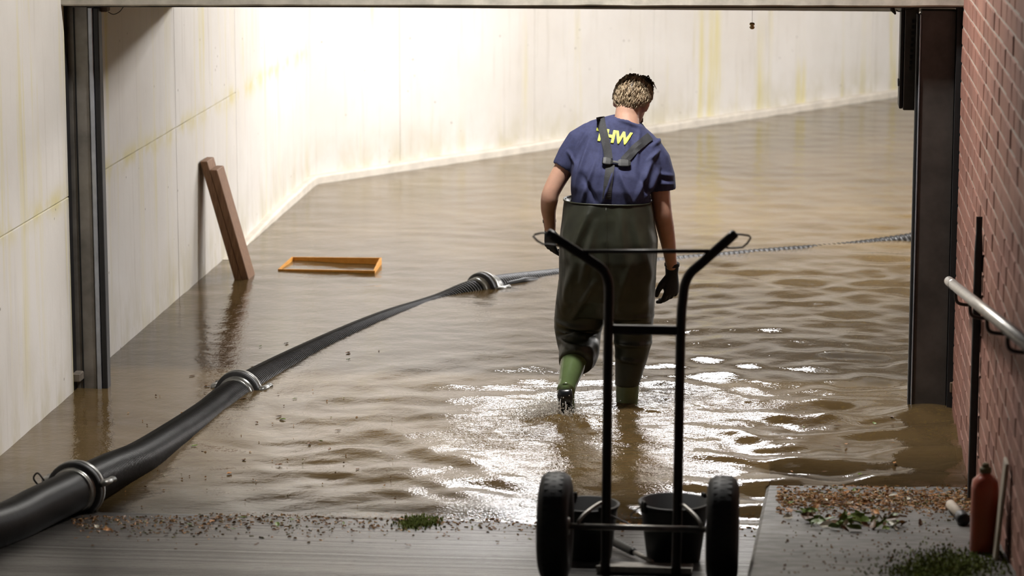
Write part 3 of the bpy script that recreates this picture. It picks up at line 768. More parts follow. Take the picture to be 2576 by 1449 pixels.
# ------------------------------------------------------------------ the person
def person():
    root = empty('person', (-0.80, 13.4, -0.2))
    m = PXM
    def P(x, y, Y): return ony(x, y, Y)
    # ---------- shared torso rings: left pixel, right pixel, depth centre, half depth
    tor = [((1535, 290), (1616, 315), 13.578, .082), ((1484, 304), (1646, 342), 13.57, .100), ((1450, 324), (1668, 368), 13.55, .118),
           ((1442, 365), (1670, 405), 13.525, .135), ((1437, 415), (1655, 445), 13.475, .145), ((1437, 465), (1641, 480), 13.445, .140),
           ((1438, 520), (1636, 525), 13.44, .130), ((1440, 580), (1636, 582), 13.44, .130)]
    def rings(tb, grow=0.0, e=.86):
        out = []
        for (a, b_, Y, d) in tb:
            A = P(*a, Y); B = P(*b_, Y); c = (A + B) / 2; u = (B - A) / 2; u = u * ((u.length + grow) / u.length)
            out.append((c, u, Vector((0, d + grow, 0)), e))
        return out
    def chain(pts):
        return [P(x, y, Y) for (x, y, Y, _) in pts], [r for (_, _, _, r) in pts]
    # ---------- head
    hc = P(1589, 256, 13.64)
    HR = (Matrix.Rotation(R(-14), 3, 'Z') @ Matrix.Rotation(R(7), 3, 'Y') @ Matrix.Rotation(R(-30), 3, 'X'))
    def hp(x, y, z): return hc + HR @ Vector((x, y, z))
    hr = [(-.125, .062, .022, .025), (-.108, .055, .042, .042), (-.072, .036, .057, .068), (-.03, .014, .067, .084), (.01, .004, .072, .091), (.05, 0, .074, .094), (.085, -.004, .066, .083), (.106, -.006, .046, .058), (.117, -.006, .016, .02)]
    X3, Y3 = HR @ Vector((1, 0, 0)), HR @ Vector((0, 1, 0))
    body = [loft([(hp(0, y, z), X3 * a, Y3 * c, .95) for z, y, a, c in hr], 28)]
    body.append(tube([hp(0, .092, .025), hp(0, .108, -.005), hp(0, .116, -.022), hp(0, .100, -.032)], [.007, .010, .014, .008], 10))     # nose
    body.append(ellipsoid(hp(0, .082, .035), .052, .016, .010, HR))                                                                       # brow
    body.append(ellipsoid(hp(0, .088, -.068), .024, .014, .010, HR))                                                                      # mouth area
    for s in (-1, 1):
        E3 = HR @ Matrix.Rotation(R(-22 * s), 3, 'Z') @ Matrix.Rotation(R(-12), 3, 'X')
        body.append(ellipsoid(hp(s * .078, -.008, -.008), .009, .021, .034, E3))
        body.append(ellipsoid(hp(s * .076, .0, -.026), .011, .012, .016, E3))
    nb = P(1576, 322, 13.56)
    body.append(tube([hp(0, -.020, -.02), hp(0, -.026, -.06), P(1577, 290, 13.585), nb], [.056, .056, .057, .064], 20))
    trunk = rings(tor, -.016); body.append(loft(trunk[1:] + [(P(1530, 660, 13.44), (.17, 0, 0), (0, .13, 0), .9)], 28))
    armL = [(1470, 350, 13.54, .056), (1440, 392, 13.525, .050), (1409, 440, 13.50, .046), (1387, 482, 13.475, .0415), (1382, 505, 13.475, .0415), (1380, 530, 13.50, .036), (1383, 556, 13.525, .029), (1384, 580, 13.545, .027)]
    armR = [(1642, 388, 13.54, .058), (1656, 440, 13.53, .052), (1661, 490, 13.52, .048), (1666, 535, 13.51, .046), (1673, 570, 13.53, .043), (1681, 612, 13.56, .036), (1687, 652, 13.60, .0285), (1690, 676, 13.615, .0275)]
    for a in (armL, armR):
        pp, rr = chain(a); sp = spline(pp, 4); body.append(tube(sp, list(np.interp(np.linspace(0, len(rr) - 1, len(sp)), range(len(rr)), rr)), 18))
    kneeL, ankL = P(1462, 846, 13.60), P(1424, 972, 13.20)
    body.append(tube([P(1475, 650, 13.44), P(1462, 760, 13.55), kneeL, ankL], [.09, .075, .045, .026], 14))
    body.append(tube([P(1590, 650, 13.44), P(1592, 760, 13.48), P(1592, 850, 13.50), Vector((-.735, 13.47, -.12))], [.09, .075, .045, .030], 14))
    me = remesh(body, .0065, 3); me.name = 'body'
    link('body', me, M['skin'], root, True)
    # eyes, mouth
    for s in (-1, 1):
        V, Fc = ellipsoid(hp(s * .031, .083, .012), .013, .010, .009, HR); mobj('eye', V, Fc, M['eye'], root, True)
    V, Fc = ellipsoid(hp(0, .098, -.068), .022, .008, .007, HR); mobj('mouth', V, Fc, M['lip'], root, True)

    # ---------- hair: cap plus tufts combed down from the crown
    def skull(th, ph, off=0.0):
        """ph: azimuth (0 = face), th: polar from crown"""
        d = Vector((math.sin(th) * math.sin(ph), math.sin(th) * math.cos(ph), math.cos(th)))
        c = Vector((0, -.002, .022)); k_ = 1 / math.sqrt((d.x / .075) ** 2 + (d.y / .0955) ** 2 + (d.z / .0985) ** 2)
        return c + d * (k_ + off)
    def hairline(ph):        # largest polar angle with hair
        a = abs((ph + math.pi) % (2 * math.pi) - math.pi)
        if a < 0.9: return R(52) + a * .12
        if a < 1.35: return R(70)
        if a < 1.9: return R(82) + (a - 1.35) * R(36)
        return R(118) + R(32) * min(1, (a - 1.9) / .7) + 0.10 * math.cos((a - math.pi) * 3.0)
    hv = MB(); tint = []
    nu, nv = 40, 14
    cap = MB(); ct = []
    for j in range(nv + 1):
        for i in range(nu):
            ph = 2 * math.pi * i / nu; th = hairline(ph) * j / nv
            q = skull(th, ph, .0085 + .004 * noise.noise(Vector((math.sin(ph) * 4, math.cos(ph) * 4, th * 5))) - (.004 if j == nv else 0)); cap.v.append(hp(*q)); ct.append((.12, .080, .045))
    for j in range(nv):
        for i in range(nu): k2 = (i + 1) % nu; cap.f.append((j * nu + i, j * nu + k2, (j + 1) * nu + k2, (j + 1) * nu + i))
    hv.add(cap.v, cap.f); tint += ct
    rr = random.Random(5)
    def tuft(th, ph, ln, lift, wid, col):
        pts = []
        seg = 4; sw = rr.uniform(-.5, .5)
        for s in range(seg + 1):
            f = s / seg; t2 = th + ln / .09 * f; p2 = ph + sw * .28 * f / max(.35, math.sin(th + .1))
            o_ = .007 + lift * math.sin(math.pi * min(1, f * .85 + .1)) + rr.uniform(-.001, .001)
            pts.append(hp(*skull(t2, p2, o_)))
        w = [wid * q for q in (.55, 1, .95, .7, .12)]
        V, Fc = tube(pts, w, 5, fl=.6); hv.add(V, Fc); tint.extend([col] * len(V))
    for i in range(2200):
        ph = rr.uniform(0, 2 * math.pi); hl = hairline(ph); th = hl * math.sqrt(rr.uniform(0.004, 1)) * .93
        back = abs((ph + math.pi) % (2 * math.pi) - math.pi) > 1.2
        base = rr.uniform(.55, 1.15); col = (.56 * base, .43 * base, .28 * base)
        if th < R(38) or not back: base *= .62; col = (.17 * base, .115 * base, .065 * base)  # lintel shade put into the colour: crown and front tufts darker
        tuft(th, ph, rr.uniform(.016, .032), rr.uniform(.004, .013), rr.uniform(.0014, .0030), col)
    for i in range(60):      # tousled top, its shade put into the dark colour
        ph = rr.uniform(-1.3, 1.3) + .3; th = rr.uniform(.05, .75)
        p0 = hp(*skull(th, ph, .005)); p1 = hp(*skull(th + .1, ph + rr.uniform(-.3, .3), rr.uniform(.022, .034))); p2 = hp(*skull(th + .35, ph + rr.uniform(-.4, .4), rr.uniform(.018, .040)))
        V, Fc = tube([p0, p1, p2], [.005, .0045, .001], 5); hv.add(V, Fc); bz = rr.uniform(.6, 1.1); tint.extend([(.11 * bz, .075 * bz, .042 * bz)] * len(V))
    o = hv.build('hair', M['hair'], root, True)
    at = o.data.attributes.new('tint', 'FLOAT_COLOR', 'POINT'); at.data.foreach_set('color', np.array([(*c, 1) for c in tint], np.float32).ravel())
    bv = MB(); bt = []
    for i in range(260):
        u_ = rr.uniform(-1.25, 1.25); z_ = rr.uniform(-.12, -.045) if abs(u_) > .35 else rr.uniform(-.125, -.085)
        ix = [h[0] for h in hr]; yy = np.interp(z_, ix, [h[1] for h in hr]); a_ = np.interp(z_, ix, [h[2] for h in hr]); c_ = np.interp(z_, ix, [h[3] for h in hr])
        p0 = hp(a_ * math.sin(u_), yy + c_ * math.cos(u_), z_); p1 = hp(a_ * 1.10 * math.sin(u_), yy + c_ * 1.12 * math.cos(u_), z_ - .016)
        V, Fc = tube([p0, p1], [.0035, .001], 4); bv.add(V, Fc); bz = rr.uniform(.6, 1.1); bt.extend([(.16 * bz, .09 * bz, .05 * bz)] * len(V))
    o = bv.build('beard', M['beard'], root)
    at = o.data.attributes.new('tint', 'FLOAT_COLOR', 'POINT'); at.data.foreach_set('color', np.array([(*c, 1) for c in bt], np.float32).ravel())

    # ---------- T-shirt
    sl = [(1490, 352, 13.545, .088), (1458, 365, 13.535, .078), (1435, 394, 13.52, .066), (1417, 424, 13.507, .058)]
    sr = [(1625, 382, 13.545, .085), (1649, 410, 13.54, .077), (1661, 445, 13.53, .0705), (1665, 479, 13.525, .068)]
    def sleeve(a):
        pp, rr_ = chain(a); P_, T_, U_ = frames(pp)
        rg = [(P_[i], U_[i] * rr_[i], T_[i].cross(U_[i]) * rr_[i]) for i in range(len(P_))]
        e, u, v = rg[-1]; t_ = T_[-1]
        rg += [(e + t_ * .004, u * .97, v * .97), (e + t_ * .001, u * .86, v * .86), (e - t_ * .03, u * .80, v * .80)]      # hollow cuff
        return loft(rg, 24)
    tr = rings(tor); top = tr[0]
    collar = [(top[0] + Vector((0, 0, -.012)), top[1] * .62, top[2] * .80, .95), (top[0] + Vector((0, .0, .006)), top[1] * .78, top[2] * .98, .95), (top[0] + Vector((0, 0, .004)), top[1] * .88, top[2] * 1.06, .95)]
    geos = [loft(collar + tr[1:], 40), sleeve(sl), sleeve(sr)]
    me = remesh(geos, .0055, 12, .5); me.name = 't_shirt'
    co = getco(me); no = getno(me)
    # cloth folds: long gaussian ridges given by two end points on the back, amplitude and width
    folds = []
    def fold(a, b_, amp, wid): folds.append((P(*a, 13.4), P(*b_, 13.4), amp, wid))
    for a, b_, am, wd in [((1480, 360), (1450, 470), .007, .010), ((1500, 400), (1468, 500), .006, .010), ((1545, 425), (1522, 500), .009, .009), ((1520, 330), (1508, 450), .004, .010),
                          ((1575, 320), (1580, 420), .004, .012), ((1605, 335), (1600, 420), .005, .010), ((1640, 400), (1600, 500), .008, .012), ((1655, 430), (1625, 495), .007, .010),
                          ((1640, 372), (1662, 360), .005, .008), ((1630, 405), (1655, 385), .006, .008), ((1452, 400), (1440, 480), .005, .009), ((1560, 430), (1590, 500), .006, .012),
                          ((1425, 385), (1450, 415), .004, .008), ((1652, 440), (1690, 450), .004, .010), ((1650, 465), (1690, 470), .004, .009), ((1480, 330), (1440, 400), .004, .010),
                          ((1540, 300), (1610, 330), .004, .006), ((1470, 440), (1500, 500), -.006, .012), ((1610, 440), (1640, 500), -.006, .010)]: fold(a, b_, am, wd)
    disp = np.zeros(len(co))
    for A, B, am, wd in folds:
        a2 = np.array((A.x, A.z)); d2 = np.array((B.x, B.z)) - a2; L2 = d2 @ d2; q = co[:, (0, 2)] - a2
        t_ = np.clip(q @ d2 / L2, -.15, 1.15); dist = np.linalg.norm(q - t_[:, None] * d2, axis=1)
        disp += 2.4 * am * np.exp(-(dist / wd) ** 2) * np.sin(np.clip((t_ + .15) / 1.3, 0, 1) * math.pi)
    disp += .0022 * np.array([noise.noise(Vector((c[0] * 14, c[1] * 14, c[2] * 7))) for c in co])
    disp = np.where(no[:, 1] < .5, disp, disp * .3)
    setco(me, co + no * disp[:, None])
    shirt = link('t_shirt', me, M['shirt'], root, True)
    bvh = BVHTree.FromPolygons([v.co for v in me.vertices], [tuple(p.vertices) for p in me.polygons])
    def onshirt(x, y, off=.004):
        o_ = P(x, y, 13.0); h = bvh.ray_cast(o_, (P(x, y, 14.0) - o_).normalized(), 2.0)
        if h[0] is None: return P(x, y, 13.4), Vector((0, -1, 0))
        return h[0] + h[1] * off, h[1]
    # back print
    fc = bpy.data.curves.new('print_curve', 'FONT'); fc.body = 'THW'; fc.size = .082; fc.space_character = 1.02; fc.offset = .0042; fc.shear = .12; fc.resolution_u = 3
    fo = bpy.data.objects.new('print_curve', fc); COL.objects.link(fo); dg = bpy.context.evaluated_depsgraph_get(); dg.update()
    tm = bpy.data.meshes.new_from_object(fo.evaluated_get(dg)); bpy.data.objects.remove(fo)
    bm = bmesh.new(); bm.from_mesh(tm)
    # slab serifs
    bmesh.ops.triangulate(bm, faces=bm.faces[:])
    for _ in range(3):
        long_ = [e for e in bm.edges if e.calc_length() > .010]
        if long_: bmesh.ops.subdivide_edges(bm, edges=long_, cuts=1)
        bmesh.ops.triangulate(bm, faces=bm.faces[:])
    xs_ = [v.co.x for v in bm.verts]; ys_ = [v.co.y for v in bm.verts]; x0, x1, y0, y1 = min(xs_), max(xs_), min(ys_), max(ys_)
    for v in bm.verts:
        u_ = (v.co.x - x0) / (x1 - x0); w_ = (v.co.y - y0) / (y1 - y0)
        px = 1501 + 91 * u_ - 4 * (1 - w_); py = 355 + 13 * u_ - 33 * w_
        v.co = onshirt(px, py, .0035)[0]
    bm.to_mesh(tm); bm.free(); tm.name = 'print'
    o = link('back_print', tm, M['print'], shirt); o['label'] = 'yellow letters THW printed on the shirt back'
    for md in ('SOLIDIFY',):
        s_ = o.modifiers.new('thick', md); s_.thickness = .0012
    # ---------- braces
    def strap(name, pts, w, par, off=.0055, thick=.0022):
        pts = [Vector((p_[0], p_[1], 0)) for p_ in pts]; sp = spline(pts, 10); rows = []; V = []; Fc = []
        for i, q in enumerate(sp):
            a = sp[max(0, i - 1)]; b_ = sp[min(len(sp) - 1, i + 1)]; t_ = (b_ - a).normalized(); n_ = Vector((-t_.y, t_.x, 0))
            hit = [onshirt(q.x + n_.x * w * f, q.y + n_.y * w * f, 0) for f in (-.5, -.25, 0, .25, .5)]
            nn = sum((h[1] for h in hit), Vector()).normalized(); rows.append([[h[0] for h in hit], nn])
        for _ in range(5):        # webbing bridges the folds
            new = [[p_.copy() for p_ in r_[0]] for r_ in rows]
            for i in range(1, len(rows) - 1):
                for j in range(5): new[i][j] = (rows[i - 1][0][j] + rows[i][0][j] * 2 + rows[i + 1][0][j]) / 4
            for i in range(len(rows)): rows[i][0] = new[i]
        for i, (pp_, nn) in enumerate(rows):
            A, mid, B = pp_[0] + nn * off, (pp_[1] + pp_[2] + pp_[3]) / 3 + nn * (off + .001), pp_[4] + nn * off
            V += [A, mid, B, A + nn * thick, mid + nn * thick, B + nn * thick]
            if i:
                k0 = (i - 1) * 6; k1 = i * 6
                Fc += [(k0 + 3, k0 + 4, k1 + 4, k1 + 3), (k0 + 4, k0 + 5, k1 + 5, k1 + 4), (k0, k1, k1 + 1, k0 + 1), (k0 + 1, k1 + 1, k1 + 2, k0 + 2), (k0, k0 + 3, k1 + 3, k1), (k0 + 2, k1 + 2, k1 + 5, k0 + 5)]
        return mobj(name, V, Fc, M['strap'], par)
    strap('brace_strap', [(1511, 297), (1516, 325), (1524, 360), (1531, 402)], 21, root)
    strap('brace_strap', [(1634, 345), (1615, 360), (1592, 381), (1570, 406)], 22, root)
    strap('brace_strap', [(1536, 412), (1531, 450), (1526, 500)], 22, root, .003)
    bk = None
    for (x0_, y0_, x1_, y1_) in ((1513, 406, 1541, 411), (1555, 413, 1584, 414)):
        a, na = onshirt(x0_, y0_, .012); c, nc = onshirt(x1_, y1_, .012); d = (c - a).normalized(); up_ = na.cross(d).normalized()
        V, Fc = loft([(a, up_ * .016, na * .004, .4), (a + d * .012, up_ * .020, na * .006, .4), (c - d * .012, up_ * .018, na * .006, .4), (c, up_ * .010, na * .004, .4)], 12); bk = mobj('buckle', V, Fc, M['black'], root)
    a, na = onshirt(1534, 409, .013); c, nc = onshirt(1562, 413, .013); up_ = na.cross((c - a).normalized())
    V, Fc = loft([(a, up_ * .007, na * .003, .5), (c, up_ * .007, na * .003, .5)], 10); mobj('buckle_bridge', V, Fc, M['black'], bk)

    # ---------- waders
    wt = [((1419, 500), (1640, 507), 13.45, .158), ((1413, 540), (1645, 546), 13.44, .168), ((1409, 600), (1652, 604), 13.43, .180), ((1409, 645), (1650, 648), 13.43, .186),
          ((1409, 700), (1645, 703), 13.44, .182), ((1407, 745), (1642, 748), 13.46, .170), ((1404, 790), (1642, 792), 13.50, .140)]
    wr = rings(wt, 0, .80)
    inner = [(wr[0][0] + Vector((0, 0, -.07)), wr[0][1] * .80, wr[0][2] * .80, .85), (wr[0][0] + Vector((0, 0, -.004)), wr[0][1] * .955, wr[0][2] * .95, .8), (wr[0][0] + Vector((0, 0, .003)), wr[0][1] * .985, wr[0][2] * .985, .8)]
    geos = [loft(inner + wr, 44)]
    def leg(pts):
        return loft([(P(x, y, Y), (hw, 0, 0), Vector((0, hd, dz)), .9) for (x, y, Y, hw, hd, dz) in pts], 28)
    geos.append(leg([(1474, 700, 13.48, .125, .15, 0), (1466, 760, 13.50, .128, .14, 0), (1460, 805, 13.53, .119, .125, .01), (1455, 838, 13.55, .108, .105, -.03), (1456, 862, 13.53, .102, .085, -.06), (1457, 884, 13.475, .096, .060, -.080), (1453, 903, 13.42, .090, .056, -.078), (1449, 914, 13.385, .080, .050, -.072)]))
    geos.append(leg([(1588, 700, 13.46, .112, .15, 0), (1592, 780, 13.49, .100, .125, 0), (1594, 830, 13.51, .092, .112, 0), (1593, 868, 13.51, .088, .105, 0), (1589, 910, 13.505, .076, .095, 0), (1582, 948, 13.49, .064, .082, 0), (1579, 970, 13.485, .058, .07, 0)]))
    me = remesh(geos, .0065, 5, .5); me.name = 'waders'
    co = getco(me); no = getno(me); disp = np.zeros(len(co)); folds.clear()
    for a, b_, am, wd in [((1490, 515), (1440, 640), .013, .020), ((1500, 560), (1470, 700), .010, .018), ((1560, 510), (1575, 640), .008, .020), ((1450, 650), (1420, 780), .012, .022), ((1500, 700), (1440, 800), .010, .016),
                          ((1405, 815), (1500, 832), .012, .010), ((1402, 838), (1490, 852), .011, .009), ((1405, 862), (1480, 872), .009, .008), ((1540, 790), (1640, 800), .008, .014), ((1550, 830), (1640, 838), .010, .012), ((1550, 868), (1632, 870), .012, .010),
                          ((1550, 905), (1615, 915), .009, .010), ((1600, 560), (1640, 700), .008, .020), ((1530, 620), (1545, 780), -.014, .022), ((1590, 650), (1540, 800), .008, .018), ((1420, 560), (1430, 640), .007, .015)]: fold(a, b_, am, wd)
    for A, B, am, wd in folds:
        a2 = np.array((A.x, A.z)); d2 = np.array((B.x, B.z)) - a2; L2 = d2 @ d2; q = co[:, (0, 2)] - a2
        t_ = np.clip(q @ d2 / L2, -.15, 1.15); dist = np.linalg.norm(q - t_[:, None] * d2, axis=1)
        disp += 1.5 * am * np.exp(-(dist / wd) ** 2) * np.sin(np.clip((t_ + .15) / 1.3, 0, 1) * math.pi)
    disp += np.array([.011 * noise.noise(Vector((c[0] * 7, c[1] * 7, c[2] * 4))) + .003 * noise.noise(Vector((c[0] * 22, c[1] * 22, c[2] * 11))) for c in co])
    disp *= np.clip((P(1500, 500, 13.4).z - co[:, 2]) / .06, .15, 1)
    setco(me, co + no * disp[:, None]); wad = link('waders', me, M['wader'], root, True)
    # centre seam on the seat
    wb = BVHTree.FromPolygons([v.co for v in me.vertices], [tuple(p.vertices) for p in me.polygons])
    pts = []
    for y in range(508, 760, 8):
        o_ = P(1524 + (y - 508) * .03, y, 13.0); h = wb.ray_cast(o_, (P(1524 + (y - 508) * .03, y, 14) - o_).normalized(), 2)
        if h[0]: pts.append(h[0])
    V, Fc = tube(pts, .0028, 6); mobj('seam', V, Fc, M['wader'], wad, True)
    V, Fc = tube([wr[0][0] + wr[0][1] * math.copysign(abs(math.cos(a)) ** .8, math.cos(a)) + wr[0][2] * math.copysign(abs(math.sin(a)) ** .8, math.sin(a)) for a in np.linspace(0, 2 * math.pi, 60)], .0042, 8, cap=False); mobj('top_hem', V, Fc, M['wader'], wad, True)

    # ---------- boots
    # left: heel lifted, sole to the viewer, toe under water
    top = P(1447, 897, 13.425); ank = P(1423, 985, 13.19)
    ax = (ank - top).normalized(); sx = Vector((1, 0, .05)).normalized(); sy = ax.cross(sx).normalized()
    toe_dir = (Vector((-.02, .10, -1)).normalized()); heel = ank + Vector((-.004, -.028, -.012)); 
    sh = [(top - ax * .0, .064, .066), (top + ax * .04, .064, .066), (top + ax * .10, .057, .060), (top + ax * .16, .049, .053), (top + ax * .21, .044, .049), (ank, .043, .050)]
    g1 = loft([(c, sx * a, sy * b_) for c, a, b_ in sh], 24)
    ft = [(ank + Vector((0, .012, .03)), .034, .040), (ank + Vector((0, .02, .0)), .040, .052), (ank + Vector((.0, .035, -.06)), .040, .046), (ank + Vector((.0, .045, -.12)), .046, .040), (ank + Vector((0, .05, -.165)), .044, .032), (ank + Vector((0, .05, -.19)), .026, .018)]
    g2 = loft([(c, sx * a, Vector((0, b_, 0))) for c, a, b_ in ft], 20)
    me = remesh([g1, g2], .005, 4); me.name = 'boot'; bo = link('boot', me, M['boot'], root, True)
    V, Fc = loft([(ank + Vector((0, -.036, .018)), sx * .030, Vector((0, .012, .0)), .8), (ank + Vector((0, -.040, -.005)), sx * .036, Vector((0, .017, 0)), .8), (ank + Vector((0, -.032, -.045)), sx * .036, Vector((0, .018, 0)), .8), (ank + Vector((0, -.014, -.05)), sx * .030, Vector((0, .012, 0)), .8), (ank + Vector((0, -.004, -.085)), sx * .036, Vector((0, .014, 0)), .8), (ank + Vector((0, .004, -.14)), sx * .046, Vector((0, .014, 0)), .8), (ank + Vector((0, .018, -.19)), sx * .030, Vector((0, .012, 0)), .8)], 16)
    mobj('boot_sole', V, Fc, M['sole'], bo, True)
    # right: standing on the floor under water
    c0 = P(1579, 940, 13.485); fl = Vector((c0.x + .005, 13.475, -.2))
    sh = [(c0, .058, .064), (P(1578, 985, 13.48), .055, .061), (P(1577, 1015, 13.475), .052, .058), (fl + Vector((0, 0, .10)), .047, .054), (fl + Vector((0, .0, .03)), .046, .055), (fl + Vector((0, 0, .004)), .044, .055)]
    g1 = loft([(c, (a, 0, 0), (0, b_, 0)) for c, a, b_ in sh], 24)
    g2 = loft([(fl + Vector((0, -.045, .045)), (.034, 0, 0), (0, 0, .035)), (fl + Vector((0, .02, .055)), (.043, 0, 0), (0, 0, .053)), (fl + Vector((.004, .10, .042)), (.047, 0, 0), (0, 0, .038)), (fl + Vector((.006, .18, .036)), (.046, 0, 0), (0, 0, .033)), (fl + Vector((.006, .225, .03)), (.026, 0, 0), (0, 0, .022))], 20)
    me = remesh([g1, g2], .0055, 4); me.name = 'boot'; link('boot', me, M['boot'], root, True)

    # ---------- gloves
    def glove(wrist, d, back, thumb, curl, scale, spread, label=None):
        d = Vector(d).normalized(); back = Vector(back); back = (back - d * back.dot(d)).normalized(); th = Vector(thumb); th = (th - d * th.dot(d) - back * th.dot(back)).normalized()
        s = scale; w = Vector(wrist); q = lambda a, b_, c: w + d * (a * s) + th * (b_ * s) + back * (c * s)
        g = [loft([(q(-.045, 0, 0), th * .030 * s, back * .030 * s), (q(-.02, 0, 0), th * .0295 * s, back * .028 * s), (q(.0, 0, 0), th * .029 * s, back * .024 * s), (q(.03, .002, 0), th * .038 * s, back * .021 * s), (q(.065, .002, .002), th * .042 * s, back * .018 * s), (q(.092, 0, .002), th * .040 * s, back * .014 * s)], 20)]
        for i, (off, ln) in enumerate(((.030, .072), (.010, .080), (-.011, .075), (-.031, .060))):
            c0_ = q(.080, off, .001); ang = 0; p_ = c0_; pts = [p_]; rr_ = [.0115 * s]
            for j, f in enumerate((.45, .32, .28)):
                ang += R(curl[j] + 4 * i); dirv = (d * math.cos(ang) - back * math.sin(ang) + th * (spread * (off / .03)) * .14).normalized(); p_ = p_ + dirv * (ln * f * s); pts.append(p_); rr_.append((.0112, .0102, .0075)[j] * s)
            g.append(tube(pts, rr_, 10)); g.append(ellipsoid(pts[-1], .0075 * s, .0075 * s, .0075 * s, None, 8, 6))
        tp = [q(.018, .022, -.004), q(.045, .048, -.012), q(.070, .058, -.020), q(.095, .056, -.030)]; g.append(tube(tp, [.016 * s, .0145 * s, .0125 * s, .009 * s], 10)); g.append(ellipsoid(tp[-1], .009 * s, .009 * s, .009 * s, None, 8, 6))
        me_ = remesh(g, .0032, 2); me_.name = 'glove'; o_ = link('glove', me_, M['glove'], root, True)
        V, Fc = loft([(q(-.048, 0, 0), th * .029 * s, back * .029 * s), (q(-.046, 0, 0), th * .0325 * s, back * .0325 * s), (q(-.034, 0, 0), th * .0325 * s, back * .0325 * s), (q(-.032, 0, 0), th * .029 * s, back * .029 * s)], 20); mobj('cuff', V, Fc, M['glove'], o_, True)
        return o_
    glove(P(1383, 576, 13.545), (.03, .10, -1), (-.75, -.66, 0), (.66, -.35, 0), (22, 24, 22), .98, .35)
    glove(P(1690, 688, 13.625), (-.02, .12, -1), (.70, -.72, 0), (-.74, -.60, 0), (22, 26, 22), 1.12, .6)
    tag(root, 'person seen from behind wading away in navy T-shirt, olive waders and black gloves', 'person')
person()

